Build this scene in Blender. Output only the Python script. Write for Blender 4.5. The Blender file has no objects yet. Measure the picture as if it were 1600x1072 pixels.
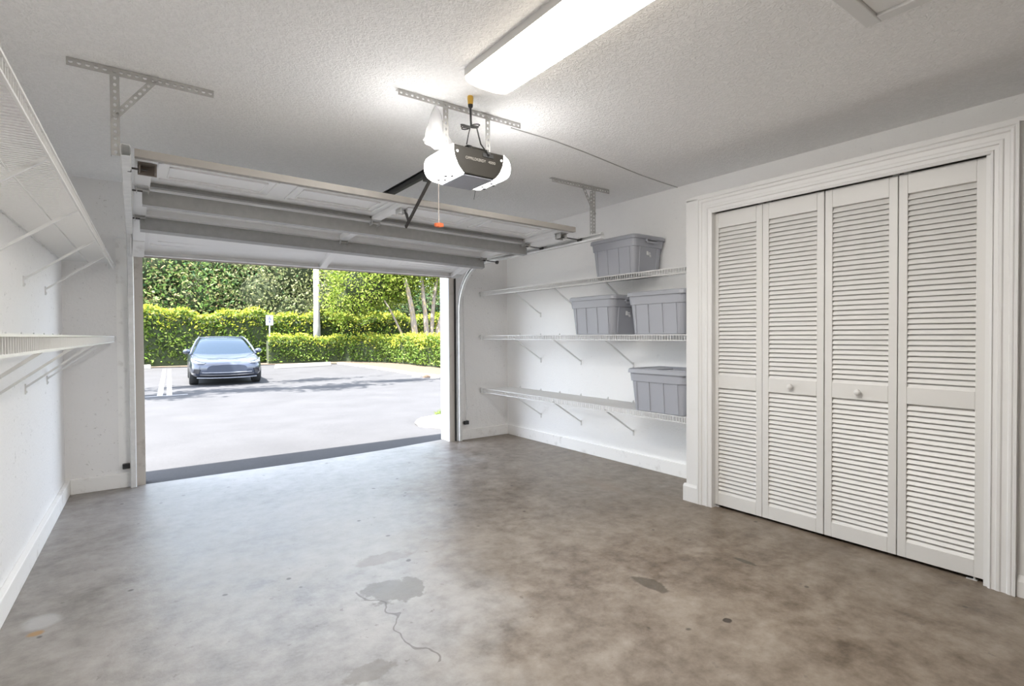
import bpy, math, random
import numpy as np
from mathutils import Matrix, Vector

random.seed(7)
rng = np.random.default_rng(11)
SC = bpy.context.scene
COL = SC.collection
PI = math.pi

# ------------------------------------------------------------------ helpers
class MB:
    def __init__(self):
        self.v = []; self.f = []; self.mi = []; self.M = None; self.cur = 0; self.post = None
    def add(self, vs, fs):
        n = len(self.v)
        if self.M is not None:
            vs = [tuple(self.M @ Vector(p)) for p in vs]
        if self.post: vs = [self.post(p) for p in vs]
        self.v += [tuple(p) for p in vs]
        self.f += [tuple(i + n for i in q) for q in fs]
        self.mi += [self.cur] * len(fs)
        return self
    def box(self, x0, x1, y0, y1, z0, z1):
        x0, x1 = min(x0, x1), max(x0, x1); y0, y1 = min(y0, y1), max(y0, y1); z0, z1 = min(z0, z1), max(z0, z1)
        vs = [(x0,y0,z0),(x1,y0,z0),(x1,y1,z0),(x0,y1,z0),(x0,y0,z1),(x1,y0,z1),(x1,y1,z1),(x0,y1,z1)]
        return self.add(vs, [(3,2,1,0),(4,5,6,7),(0,1,5,4),(1,2,6,5),(2,3,7,6),(3,0,4,7)])
    def bar(self, p0, p1, w, h, up=(0,0,1)):
        """rectangular bar from p0 to p1, w across, h along 'up'"""
        p0 = Vector(p0); p1 = Vector(p1); d = (p1 - p0).normalized(); u = Vector(up)
        s = d.cross(u)
        if s.length < 1e-5: s = d.cross(Vector((1,0,0)))
        s.normalize(); u = s.cross(d).normalized()
        s *= w/2; u *= h/2
        vs = [p0-s-u,p0+s-u,p0+s+u,p0-s+u,p1-s-u,p1+s-u,p1+s+u,p1-s+u]
        return self.add(vs, [(0,1,2,3),(7,6,5,4),(1,0,4,5),(2,1,5,6),(3,2,6,7),(0,3,7,4)])
    def tube(self, path, r, seg=8, caps=True):
        path = [Vector(p) for p in path]; n = len(path)
        rs = r if isinstance(r, (list, tuple)) else [r]*n
        vs = []; fs = []; prev = None
        for i, p in enumerate(path):
            d = (path[min(i+1,n-1)] - path[max(i-1,0)]).normalized()
            if prev is None:
                a = d.cross(Vector((0,0,1)))
                if a.length < 1e-3: a = d.cross(Vector((1,0,0)))
            else:
                a = prev - d*prev.dot(d)
            a.normalize(); prev = a; b = d.cross(a)
            for k in range(seg):
                t = 2*PI*k/seg
                vs.append(p + (a*math.cos(t) + b*math.sin(t))*rs[i])
        for i in range(n-1):
            for k in range(seg):
                k2 = (k+1) % seg
                fs.append((i*seg+k, i*seg+k2, (i+1)*seg+k2, (i+1)*seg+k))
        if caps:
            fs.append(tuple(range(seg))[::-1]); fs.append(tuple((n-1)*seg+k for k in range(seg)))
        return self.add(vs, fs)
    def cyl(self, p0, p1, r, seg=16):
        return self.tube([p0, p1], r, seg)
    def prism(self, poly, a, b, fn):
        """polygon poly [(u,v)..] swept from a to b ; fn(u,v,t)->xyz"""
        n = len(poly)
        vs = [fn(u, v, a) for u, v in poly] + [fn(u, v, b) for u, v in poly]
        fs = [tuple(range(n))[::-1], tuple(range(n, 2*n))]
        fs += [(i, (i+1) % n, n+(i+1) % n, n+i) for i in range(n)]
        return self.add(vs, fs)
    def strip(self, prof, path_fn, n, closed=False):
        """prof count m, path_fn(i) -> list of m points"""
        m = None; vs = []
        for i in range(n):
            ring = path_fn(i); m = len(ring); vs += ring
        fs = []
        for i in range(n-1):
            for k in range(m if closed else m-1):
                k2 = (k+1) % m
                fs.append((i*m+k, i*m+k2, (i+1)*m+k2, (i+1)*m+k))
        return self.add(vs, fs)
    def perf(self, o, dl, dw, L, W, t=0.0025, pitch=0.03, r=0.0065):
        """flat steel strip with a row of holes"""
        o = Vector(o); dl = Vector(dl).normalized(); dw = Vector(dw).normalized(); nn = dl.cross(dw)
        n = max(1, round(L/pitch)); pitch = L/n
        for i in range(n):
            c = o + dl*(pitch*(i+.5)) + dw*(W/2)
            out = []; inn = []
            for k in range(8):
                a = PI/4*k; ca, sa = math.cos(a), math.sin(a)
                sx = 0 if abs(ca) < .1 else math.copysign(1, ca); sy = 0 if abs(sa) < .1 else math.copysign(1, sa)
                out.append(c + dl*(sx*pitch/2) + dw*(sy*W/2))
                inn.append(c + dl*(ca*r*1.3) + dw*(sa*r))
            vs = []
            for off in (-t/2, t/2):
                vs += [p + nn*off for p in out] + [p + nn*off for p in inn]
            fs = []
            for k in range(8):
                k2 = (k+1) % 8
                fs.append((k2, k, 8+k, 8+k2)); fs.append((16+k, 16+k2, 24+k2, 24+k)); fs.append((8+k2, 8+k, 24+k, 24+k2))
                fs.append((k, k2, 16+k2, 16+k))
            self.add(vs, fs)
        return self
    def build(self, name, mats, parent=None, smooth=False, bevel=0, seg=2, kind=None, label=None, auto=False):
        me = bpy.data.meshes.new(name); me.from_pydata(self.v, [], self.f)
        mats = mats if isinstance(mats, (list, tuple)) else [mats]
        for m in mats: me.materials.append(m)
        me.polygons.foreach_set('material_index', self.mi)
        if smooth: me.polygons.foreach_set('use_smooth', [True]*len(me.polygons))
        me.update(); me.validate()
        o = bpy.data.objects.new(name, me); COL.objects.link(o)
        if parent is not None: o.parent = parent
        if bevel:
            b = o.modifiers.new('bevel', 'BEVEL'); b.width = bevel; b.segments = seg; b.limit_method = 'ANGLE'; b.angle_limit = math.radians(35)
        if kind: o['kind'] = kind
        if label: o['label'] = label
        return o

def empty(name, loc=(0,0,0), rz=0.0):
    o = bpy.data.objects.new(name, None); COL.objects.link(o)
    o.location = loc; o.rotation_euler = (0,0,rz); o.empty_display_size = .1
    return o
def tag(o, label, cat, group=None, kind=None):
    o['label'] = label; o['category'] = cat
    if group: o['group'] = group
    if kind: o['kind'] = kind
    return o
def copy_tree(o, parent=None):
    c = o.copy(); COL.objects.link(c)
    if parent is not None: c.parent = parent
    for ch in list(o.children): copy_tree(ch, c)
    return c

# ------------------------------------------------------------------ materials
def newmat(name, col, rough=.6, metal=0.0, spec=.5):
    m = bpy.data.materials.new(name); m.use_nodes = True
    b = m.node_tree.nodes['Principled BSDF']
    b.inputs['Base Color'].default_value = (*col, 1); b.inputs['Roughness'].default_value = rough
    b.inputs['Metallic'].default_value = metal; b.inputs['Specular IOR Level'].default_value = spec
    return m
def nodes(m):
    nt = m.node_tree; return nt, nt.nodes, nt.links, nt.nodes['Principled BSDF']
def N(nt, t, **kw):
    n = nt.nodes.new(t)
    for k, v in kw.items():
        if k.startswith('in_'):
            n.inputs[k[3:].replace('_', ' ')].default_value = v
        else: setattr(n, k, v)
    return n
def ramp(nt, stops, interp='LINEAR'):
    r = nt.nodes.new('ShaderNodeValToRGB'); r.color_ramp.interpolation = interp
    e = r.color_ramp.elements
    while len(e) < len(stops): e.new(.5)
    for i, (p, c) in enumerate(stops):
        e[i].position = p; e[i].color = (*c, 1) if len(c) == 3 else c
    return r
def noise(nt, coord, scale, detail=4, rough=.55, dist=0.0):
    n = N(nt, 'ShaderNodeTexNoise'); n.inputs['Scale'].default_value = scale
    n.inputs['Detail'].default_value = detail; n.inputs['Roughness'].default_value = rough
    n.inputs['Distortion'].default_value = dist
    nt.links.new(coord, n.inputs['Vector']); return n
def mix(nt, fac, a, b, blend='MIX'):
    n = N(nt, 'ShaderNodeMix', data_type='RGBA', blend_type=blend)
    for s, v in ((n.inputs[0], fac), (n.inputs[6], a), (n.inputs[7], b)):
        if hasattr(v, 'is_linked'): nt.links.new(v, s)
        elif isinstance(v, (int, float)): s.default_value = v
        else: s.default_value = (*v, 1)
    return n.outputs[2]
def mth(nt, op, a, b=None, clamp=False):
    n = N(nt, 'ShaderNodeMath', operation=op, use_clamp=clamp)
    for i, v in enumerate((a, b)):
        if v is None: continue
        if hasattr(v, 'is_linked'): nt.links.new(v, n.inputs[i])
        else: n.inputs[i].default_value = v
    return n.outputs[0]
def objco(nt):
    return N(nt, 'ShaderNodeTexCoord').outputs['Object']
def bump(nt, h, strength, dist, b):
    n = N(nt, 'ShaderNodeBump'); n.inputs['Strength'].default_value = strength; n.inputs['Distance'].default_value = dist
    nt.links.new(h, n.inputs['Height']); nt.links.new(n.outputs[0], b.inputs['Normal'])

M = {}
# plaster walls: fine plaster bump and dark flecks of worn paint
def plaster(name, col, flecks):
    m = newmat(name, col, .85, spec=.2); nt, nn, L, b = nodes(m); co = objco(nt)
    n1 = noise(nt, co, 60, 3); n2 = noise(nt, co, 9, 4)
    bump(nt, mth(nt, 'ADD', n1.outputs[0], mth(nt, 'MULTIPLY', n2.outputs[0], 1.5)), .35, .006, b)
    v = noise(nt, co, 38, 5, .7, .4); g = noise(nt, co, 2.3, 3, .6)
    dots = ramp(nt, [(0, (0,0,0)), (.615, (0,0,0)), (.66, (1,1,1)), (1, (1,1,1))]); L.new(v.outputs[0], dots.inputs[0])
    area = ramp(nt, [(0, (0,0,0)), (.44, (0,0,0)), (.60, (1,1,1)), (1, (1,1,1))]); L.new(g.outputs[0], area.inputs[0])
    fac = mth(nt, 'MULTIPLY', mth(nt, 'MULTIPLY', dots.outputs[0], area.outputs[0]), flecks)
    tint = mix(nt, mth(nt, 'MULTIPLY', n2.outputs[0], .25), col, tuple(c*.9 for c in col))
    L.new(mix(nt, fac, tint, (.22, .20, .18)), b.inputs['Base Color'])
    return m
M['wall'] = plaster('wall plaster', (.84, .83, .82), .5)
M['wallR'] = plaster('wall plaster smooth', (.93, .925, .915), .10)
# ceiling: knock-down texture
m = M['ceil'] = newmat('ceiling texture', (.88, .875, .87), .9, spec=.15); nt, nn, L, b = nodes(m); co = objco(nt)
n1 = noise(nt, co, 55, 3, .55, .8); r1 = ramp(nt, [(0,(0,0,0)),(.42,(0,0,0)),(.58,(1,1,1)),(1,(1,1,1))]); L.new(n1.outputs[0], r1.inputs[0])
n2 = noise(nt, co, 120, 2)
bump(nt, mth(nt, 'ADD', r1.outputs[0], mth(nt, 'MULTIPLY', n2.outputs[0], .4)), .55, .005, b)
L.new(mix(nt, r1.outputs[0], (.90,.895,.89), (.94,.935,.93)), b.inputs['Base Color'])

# concrete floor: grey cement, painted brown areas, patch edge, dark spots
m = M['floor'] = newmat('stained concrete with light falloff', (.5,.48,.46), .42, spec=.5); nt, nn, L, b = nodes(m); co = objco(nt)
warp = noise(nt, co, 1.3, 3)
vadd = N(nt, 'ShaderNodeVectorMath', operation='MULTIPLY_ADD'); L.new(warp.outputs['Color'], vadd.inputs[0])
vadd.inputs[1].default_value = (.22,.22,.22); L.new(co, vadd.inputs[2]); wc = vadd.outputs[0]
a = noise(nt, wc, 1.1, 6, .62); c = noise(nt, wc, 4.5, 7, .68); d = noise(nt, wc, 17, 5, .7)
fine = noise(nt, co, 11, 10, .70)
base = ramp(nt, [(0,(.12,.11,.10)),(.38,(.20,.19,.18)),(.46,(.29,.28,.27)),(.54,(.36,.35,.34)),(.64,(.425,.415,.405)),(1,(.46,.45,.44))])
L.new(mth(nt,'ADD',mth(nt,'MULTIPLY',a.outputs[0],.30),mth(nt,'ADD',mth(nt,'MULTIPLY',c.outputs[0],.35),mth(nt,'MULTIPLY',fine.outputs[0],.35))), base.inputs[0])
# light falloff painted into the colour: browner slab on the closet side, broken edge
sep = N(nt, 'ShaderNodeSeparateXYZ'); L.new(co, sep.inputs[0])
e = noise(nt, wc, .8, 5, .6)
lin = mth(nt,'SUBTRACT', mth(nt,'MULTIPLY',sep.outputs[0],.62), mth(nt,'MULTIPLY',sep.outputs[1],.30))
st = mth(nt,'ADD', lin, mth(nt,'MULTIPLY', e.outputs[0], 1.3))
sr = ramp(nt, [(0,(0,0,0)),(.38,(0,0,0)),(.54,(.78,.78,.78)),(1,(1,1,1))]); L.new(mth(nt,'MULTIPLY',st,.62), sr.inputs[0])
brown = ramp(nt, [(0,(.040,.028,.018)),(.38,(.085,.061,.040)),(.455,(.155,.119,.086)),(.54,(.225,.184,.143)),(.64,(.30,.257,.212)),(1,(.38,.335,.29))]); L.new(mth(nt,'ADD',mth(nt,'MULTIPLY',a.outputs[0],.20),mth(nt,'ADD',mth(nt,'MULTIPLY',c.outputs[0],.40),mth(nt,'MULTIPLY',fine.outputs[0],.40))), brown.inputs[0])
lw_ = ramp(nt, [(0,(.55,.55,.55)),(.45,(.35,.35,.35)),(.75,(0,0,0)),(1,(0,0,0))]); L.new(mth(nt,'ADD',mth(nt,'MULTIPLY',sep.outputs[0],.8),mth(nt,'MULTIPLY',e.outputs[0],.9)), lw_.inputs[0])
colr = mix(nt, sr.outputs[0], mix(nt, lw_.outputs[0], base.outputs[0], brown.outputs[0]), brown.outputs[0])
# tiny dark drips and dirt
vo = N(nt, 'ShaderNodeTexVoronoi'); vo.inputs['Scale'].default_value = 6.5; L.new(wc, vo.inputs['Vector'])
dr = ramp(nt, [(0,(1,1,1)),(.06,(1,1,1)),(.10,(0,0,0)),(1,(0,0,0))]); L.new(vo.outputs['Distance'], dr.inputs[0])
dsel = mth(nt,'GREATER_THAN', N(nt,'ShaderNodeSeparateColor').outputs[0], .5)
sc_ = nt.nodes[-1] if False else None
sepc = N(nt, 'ShaderNodeSeparateColor'); L.new(vo.outputs['Color'], sepc.inputs[0])
dsel = mth(nt,'GREATER_THAN', sepc.outputs[0], .55)
colr = mix(nt, mth(nt,'MULTIPLY',mth(nt,'MULTIPLY',dr.outputs[0],dsel),.75), colr, (.045,.037,.03))
fl = ramp(nt, [(0,(1,1,1)),(.31,(1,1,1)),(.36,(0,0,0)),(1,(0,0,0))]); L.new(d.outputs[0], fl.inputs[0])
colr = mix(nt, mth(nt,'MULTIPLY',fl.outputs[0],.45), colr, (.10,.085,.07))
# worn patch: darker damp blot with a curved crack edge
def blot(cx, cy, rx, ry, soft, colour, amt, wob=.5):
    global colr
    mp = N(nt, 'ShaderNodeVectorMath', operation='SUBTRACT'); L.new(co, mp.inputs[0]); mp.inputs[1].default_value = (cx,cy,0)
    dv = N(nt, 'ShaderNodeVectorMath', operation='DIVIDE'); L.new(mp.outputs[0], dv.inputs[0]); dv.inputs[1].default_value = (rx,ry,1)
    ln = N(nt, 'ShaderNodeVectorMath', operation='LENGTH'); L.new(dv.outputs[0], ln.inputs[0])
    nz = noise(nt, co, 5.5, 5, .65)
    q = mth(nt,'ADD', ln.outputs['Value'], mth(nt,'MULTIPLY', mth(nt,'SUBTRACT',nz.outputs[0],.5), wob*3))
    rr = ramp(nt, [(0,(1,1,1)),(max(0,.5-soft),(1,1,1)),(.5,(0,0,0)),(1,(0,0,0))]); L.new(mth(nt,'MULTIPLY',q,.5), rr.inputs[0])
    colr = mix(nt, mth(nt,'MULTIPLY',rr.outputs[0],amt), colr, colour)
blot(1.02, 2.32, .17, .13, .06, (.13,.12,.10), .6, .7)
blot(1.10, 2.70, .20, .07, .14, (.19,.155,.125), .45, .7)
blot(-.31, 2.86, .035, .03, .2, (.36,.20,.06), .85, .4)
blot(-.30, 2.96, .07, .08, .2, (.44,.43,.42), .7, .6)
blot(2.02, 1.66, .05, .11, .12, (.075,.062,.046), .75, .6)
blot(2.02, 1.25, .022, .02, .1, (.025,.016,.01), .9, .5)
blot(2.62, 1.53, .02, .07, .1, (.06,.052,.04), .7, .5)
blot(.70, 1.82, .10, .06, .1, (.15,.13,.105), .5, .7)
blot(3.05, 2.95, .10, .30, .3, (.24,.175,.125), .5, .7)
# hairline crack along the damp patch
cn = noise(nt, co, 3.5, 2.5, .5)
dx_ = mth(nt,'ABSOLUTE', mth(nt,'SUBTRACT', mth(nt,'SUBTRACT', sep.outputs[0], .885), mth(nt,'MULTIPLY', mth(nt,'SUBTRACT', cn.outputs[0], .5), .42)))
crk = mth(nt,'MULTIPLY', mth(nt,'LESS_THAN', dx_, .0055), mth(nt,'MULTIPLY', mth(nt,'GREATER_THAN', sep.outputs[1], 1.72), mth(nt,'LESS_THAN', sep.outputs[1], 2.42)))
colr = mix(nt, mth(nt,'MULTIPLY', crk, .55), colr, (.06,.05,.04))
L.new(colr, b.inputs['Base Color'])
rg = ramp(nt, [(0,(.24,.24,.24)),(1,(.55,.55,.55))]); L.new(c.outputs[0], rg.inputs[0]); L.new(rg.outputs[0], b.inputs['Roughness'])
bump(nt, mth(nt,'ADD',mth(nt,'MULTIPLY',c.outputs[0],1.0),mth(nt,'MULTIPLY',d.outputs[0],.5)), .25, .01, b)

def painted(name, col, rough=.45, dirt=.0, dscale=6, dcol=(.25,.21,.17)):
    m = newmat(name, col, rough); nt, nn, L, b = nodes(m); co = objco(nt)
    n1 = noise(nt, co, dscale, 6, .65); r = ramp(nt, [(0,(0,0,0)),(.55,(0,0,0)),(.78,(1,1,1)),(1,(1,1,1))]); L.new(n1.outputs[0], r.inputs[0])
    L.new(mix(nt, mth(nt,'MULTIPLY',r.outputs[0],dirt), col, dcol), b.inputs['Base Color'])
    n2 = noise(nt, co, 90, 2); bump(nt, n2.outputs[0], .08, .002, b)
    return m
M['trim'] = painted('white trim paint', (.71,.705,.695), .4, .05)
M['door'] = painted('white door paint', (.655,.645,.625), .42, .03)
M['bboard'] = painted('scuffed white paint', (.88,.87,.85), .6, .45, 9)
M['jamb'] = painted('dirty jamb paint', (.62,.58,.53), .6, .6, 7)
M['jambw'] = painted('white jamb paint', (.84,.84,.84), .5, .05)
M['lining'] = newmat('closet lining', (.25,.24,.23), .9)
M['gdoor'] = painted('white door steel', (.92,.92,.92), .4, .06, 5)
M['lip'] = painted('taupe weathered edge', (.40,.375,.345), .6, .4, 6, (.26,.23,.20))
M['seal'] = painted('dirty bottom seal', (.40,.36,.31), .7, .5, 8, (.12,.10,.08))
def galv(name, col, rough):
    m = newmat(name, col, rough, .75); nt, nn, L, b = nodes(m); co = objco(nt)
    n1 = noise(nt, co, 24, 5, .6)
    L.new(mix(nt, n1.outputs[0], tuple(c*.78 for c in col), tuple(min(1,c*1.12) for c in col)), b.inputs['Base Color'])
    return m
M['galv'] = galv('galvanised steel', (.66,.66,.65), .45); M['galv'].node_tree.nodes['Principled BSDF'].inputs['Metallic'].default_value = .4
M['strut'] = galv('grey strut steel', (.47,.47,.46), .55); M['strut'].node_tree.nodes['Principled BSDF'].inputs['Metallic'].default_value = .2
M['angle'] = galv('perforated steel', (.50,.495,.48), .5); M['angle'].node_tree.nodes['Principled BSDF'].inputs['Metallic'].default_value = .3
M['track'] = galv('track steel', (.80,.80,.79), .42); M['track'].node_tree.nodes['Principled BSDF'].inputs['Metallic'].default_value = .25
M['dkst'] = newmat('dark steel', (.10,.095,.09), .45, .6)
M['brst'] = newmat('brown bracket steel', (.22,.19,.165), .6, .4)
M['blk'] = newmat('black plastic', (.018,.018,.018), .45)
M['wire'] = newmat('white vinyl wire', (.74,.74,.73), .35)
M['cord'] = newmat('black cord', (.02,.02,.02), .5)
M['red'] = newmat('orange red handle', (.75,.17,.06), .5)
M['yel'] = newmat('yellow plug', (.70,.42,.06), .5)
M['twine'] = newmat('pale twine', (.70,.62,.55), .8)
M['opdk'] = newmat('opener dark plastic', (.022,.020,.017), .4, 0, .25)
M['opgr'] = newmat('opener grey plate', (.34,.35,.40), .4)
M['text'] = newmat('pale lettering', (.22,.205,.185), .5)
def emis(name, col, s, base=(.9,.9,.9)):
    m = newmat(name, base, .4); b = m.node_tree.nodes['Principled BSDF']
    b.inputs['Emission Color'].default_value = (*col, 1); b.inputs['Emission Strength'].default_value = s
    return m
M['lens'] = emis('lit fluorescent lens', (1,.97,.925), 58)
M['lensend'] = emis('lit lens end', (1,.86,.66), 1.0)
M['lensedge'] = emis('lit lens edge', (1,.90,.76), 6)
M['oplens'] = emis('lit opener lens', (1,.985,.96), 20)
M['slot'] = newmat('vent slot', (.12,.12,.12), .6)
# bag
m = M['bag'] = newmat('clear plastic bag', (.9,.9,.9), .25); b = m.node_tree.nodes['Principled BSDF']; b.inputs['Alpha'].default_value = .45
# totes
def tote(name, col):
    m = newmat(name, col, .38); nt, nn, L, b = nodes(m); co = objco(nt)
    n1 = noise(nt, co, 220, 2); bump(nt, n1.outputs[0], .12, .001, b); return m
M['tote'] = tote('grey tote plastic', (.385,.395,.435)); M['lid'] = tote('grey tote lid plastic', (.37,.38,.415))
M['sticker'] = newmat('pale sticker', (.75,.75,.75), .5)
# outdoors
m = M['asphalt'] = newmat('asphalt', (.25,.25,.26), .8, spec=.3); nt, nn, L, b = nodes(m); co = objco(nt)
n1 = noise(nt, co, 140, 3, .7); n2 = noise(nt, co, 1.2, 5); n3 = noise(nt, co, 35, 3, .7)
s = mth(nt,'ADD',mth(nt,'MULTIPLY',n1.outputs[0],.4),mth(nt,'ADD',mth(nt,'MULTIPLY',n2.outputs[0],.35),mth(nt,'MULTIPLY',n3.outputs[0],.3)))
r = ramp(nt, [(.3,(.021,.021,.0225)),(.7,(.049,.049,.0525))]); L.new(s, r.inputs[0]); L.new(r.outputs[0], b.inputs['Base Color'])
bump(nt, n1.outputs[0], .4, .01, b)
M['paintw'] = painted('white road paint', (.30,.30,.30), .7, .3, 12, (.3,.3,.3))
M['conc'] = painted('pale concrete', (.21,.20,.185), .8, .3, 8, (.11,.095,.08))
m = M['mulch'] = newmat('mulch', (.22,.14,.09), .95); nt, nn, L, b = nodes(m); co = objco(nt)
n1 = noise(nt, co, 18, 5, .7); r = ramp(nt, [(.3,(.045,.028,.018)),(.7,(.11,.08,.055))]); L.new(n1.outputs[0], r.inputs[0]); L.new(r.outputs[0], b.inputs['Base Color']); bump(nt, n1.outputs[0], 1, .05, b)
m = M['bark'] = newmat('bark', (.3,.25,.2), .9); nt, nn, L, b = nodes(m); co = objco(nt)
n1 = noise(nt, co, 6, 6, .7, 1.0); r = ramp(nt, [(.3,(.08,.06,.045)),(.5,(.19,.165,.145)),(.62,(.22,.165,.07)),(.75,(.28,.26,.24))]); L.new(n1.outputs[0], r.inputs[0]); L.new(r.outputs[0], b.inputs['Base Color']); bump(nt, n1.outputs[0], .8, .03, b)
def leafmat(name, cols, trans=.35):
    m = bpy.data.materials.new(name); m.use_nodes = True; nt = m.node_tree; nt.nodes.clear(); L = nt.links
    out = N(nt,'ShaderNodeOutputMaterial'); g = N(nt,'ShaderNodeNewGeometry')
    r = ramp(nt, [(i/(len(cols)-1), c) for i, c in enumerate(cols)]); L.new(g.outputs['Random Per Island'], r.inputs[0])
    d = N(nt,'ShaderNodeBsdfPrincipled'); d.inputs['Roughness'].default_value = .6; d.inputs['Specular IOR Level'].default_value = .18
    t = N(nt,'ShaderNodeBsdfTranslucent'); L.new(r.outputs[0], d.inputs['Base Color']); L.new(r.outputs[0], t.inputs['Color'])
    mx = N(nt,'ShaderNodeMixShader'); mx.inputs[0].default_value = trans
    L.new(d.outputs[0], mx.inputs[1]); L.new(t.outputs[0], mx.inputs[2]); L.new(mx.outputs[0], out.inputs[0]); return m
M['lf_hedge'] = leafmat('hedge leaves', [(0.043,0.090,0.011),(0.086,0.147,0.019),(0.155,0.199,0.048),(0.069,0.121,0.019)])
M['lf_new'] = leafmat('hedge new growth', [(.19,.26,.025),(.30,.33,.04),(.34,.31,.05),(.16,.25,.03)])
M['lf_dark'] = leafmat('dark tree leaves', [(0.037,0.089,0.030),(0.065,0.133,0.049),(0.119,0.179,0.056),(0.041,0.111,0.053),(0.183,0.179,0.090)])
M['lf_mid'] = leafmat('mid green tree leaves', [(.06,.13,.03),(.12,.20,.05),(.22,.26,.10),(.17,.125,.07),(.10,.17,.05)])
M['lf_pale'] = leafmat('pale tree leaves', [(0.135,0.156,0.067),(0.189,0.194,0.099),(0.090,0.130,0.047),(0.225,0.216,0.131)])
M['lf_bright'] = leafmat('bright tree leaves', [(0.099,0.171,0.017),(0.174,0.234,0.027),(0.249,0.283,0.068),(0.116,0.194,0.023)], .45)
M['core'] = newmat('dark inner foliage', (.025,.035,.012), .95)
M['twig'] = newmat('brown twigs', (.20,.13,.09), .9)
M['pole'] = painted('pale concrete pole', (.20,.195,.19), .7, .2, 3, (.13,.125,.12))
M['signw'] = newmat('sign white', (.22,.222,.228), .4); M['signb'] = newmat('sign blue', (.012,.03,.14), .4)
M['post'] = newmat('sign post steel', (.35,.35,.35), .5, .6)
m = M['carp'] = newmat('metallic blue grey car paint', (.042,.052,.078), .28, .4); m.node_tree.nodes['Principled BSDF'].inputs['Coat Weight'].default_value = .7
M['glass'] = newmat('tinted car glass', (.012,.022,.036), .08, 0, .35)
M['tyre'] = newmat('tyre rubber', (.02,.02,.02), .8); M['rim'] = newmat('grey alloy', (.35,.35,.37), .35, .8)
M['hlamp'] = newmat('headlamp lens', (.30,.31,.33), .15); M['cblk'] = newmat('black car trim', (.02,.02,.024), .4)
M['bright'] = newmat('bright bumper strip', (.25,.26,.29), .35, .4)
M['grass'] = leafmat('grass blades', [(0.065,0.111,0.016),(0.117,0.156,0.033)])
M['roof'] = newmat('roof', (.4,.38,.35), .9); M['ext'] = newmat('exterior stucco', (.75,.72,.66), .9)
M['hvac'] = newmat('white hatch', (.83,.825,.81), .6)

# ------------------------------------------------------------------ dimensions
H = 2.43; YB = 5.24; XR = 3.75; YREAR = -2.3
def XL(y): return -.385 - .0335*(YB - y)
OX0, OX1, OZ = .118, 2.944, 2.10        # garage opening
YOUT = 5.43
def gz(y): return max(-.16, min(-.012, -.012-.0138*(y-5.3)))

# ------------------------------------------------------------------ setting
S = 'structure'
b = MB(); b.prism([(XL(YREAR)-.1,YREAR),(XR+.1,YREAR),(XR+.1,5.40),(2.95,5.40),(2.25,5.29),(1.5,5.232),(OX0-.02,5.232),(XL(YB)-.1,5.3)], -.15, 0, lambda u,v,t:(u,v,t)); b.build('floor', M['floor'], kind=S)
b = MB(); b.prism([(XL(YREAR)-.1,YREAR),(XR+.1,YREAR),(XR+.1,YB+.05),(XL(YB)-.1,YB+.05)], H, H+.12, lambda u,v,t:(u,v,t)); b.build('ceiling', M['ceil'], kind=S)
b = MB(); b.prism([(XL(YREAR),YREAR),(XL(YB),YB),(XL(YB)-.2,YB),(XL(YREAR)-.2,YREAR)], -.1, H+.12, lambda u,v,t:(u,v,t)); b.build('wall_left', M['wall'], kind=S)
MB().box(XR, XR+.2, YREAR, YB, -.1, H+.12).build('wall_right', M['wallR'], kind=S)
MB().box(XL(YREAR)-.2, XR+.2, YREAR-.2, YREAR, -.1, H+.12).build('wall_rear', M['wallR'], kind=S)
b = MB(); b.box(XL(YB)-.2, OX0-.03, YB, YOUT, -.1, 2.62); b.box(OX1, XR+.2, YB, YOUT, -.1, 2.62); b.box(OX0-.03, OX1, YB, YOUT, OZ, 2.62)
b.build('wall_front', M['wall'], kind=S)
MB().box(-1.2, XR+.6, YREAR-.4, YOUT+.03, 2.62, 2.72).build('roof', M['roof'], kind=S)
# baseboards
def bb(pts, name, h=.11, t=.03):
    b = MB()
    for (x0,y0,x1,y1,nx,ny) in pts:
        b.prism([(x0,y0),(x1,y1),(x1+nx*t,y1+ny*t),(x0+nx*t,y0+ny*t)], 0, h, lambda u,v,z:(u,v,z))
    return b.build(name, M['bboard'], kind=S, bevel=.004)
bb([(XL(YREAR),YREAR,XL(YB),YB,1,0)], 'baseboard_left')
bb([(XL(YB)+.03,YB,.035,YB,0,-1),(3.07,YB,XR,YB,0,-1)], 'baseboard_front', .115, .022)
bb([(XR,2.36,XR,YB-.022,-1,0)], 'baseboard_right', .115, .014)
# jambs of the garage opening
b = MB(); b.box(OX0-.06, OX0, YB-.012, YOUT, 0, OZ); b.box(OX0-.075, OX0-.06, YB-.02, YB, 0, OZ); b.build('trim_1', M['jamb'], kind=S)
b = MB(); b.box(OX1-.0005, OX1+.062, YB-.008, YB+.004, 0, OZ); b.build('trim_2', M['jamb'], kind=S)
b = MB(); b.box(OX1-.005, OX1-.0005, YB-.001, YOUT+.004, 0, OZ); b.build('trim_3', M['jambw'], kind=S)
b = MB(); b.box(OX0-.06, OX1+.05, YB-.012, YB, OZ, OZ+.08); b.build('trim_4', M['jamb'], kind=S)

b = MB(); b.box(-.056, .034, YB-.006, YB+.002, .115, 1.98); b.build('trim_9', M['bboard'], kind=S)
# closet box built against the right wall
CF = 3.268; CY = 2.345; CT = 2.15; DY0, DY1, DZ = .69, 2.15, 2.045
b = MB()
b.box(CF, CF+.09, DY1, CY, 0, CT); b.box(CF, CF+.09, YREAR, DY0, 0, CT); b.box(CF, CF+.09, DY0, DY1, DZ, CT)
b.box(CF+.09, XR, CY-.09, CY, 0, CT); b.box(CF, XR, YREAR, CY, CT-.004, CT+.02)
b.build('wall_closet', M['trim'], kind=S)
MB().box(XR-.02, XR-.005, YREAR, CY-.09, 0, CT-.01).build('wall_closet_inside', M['lining'], kind=S)
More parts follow.
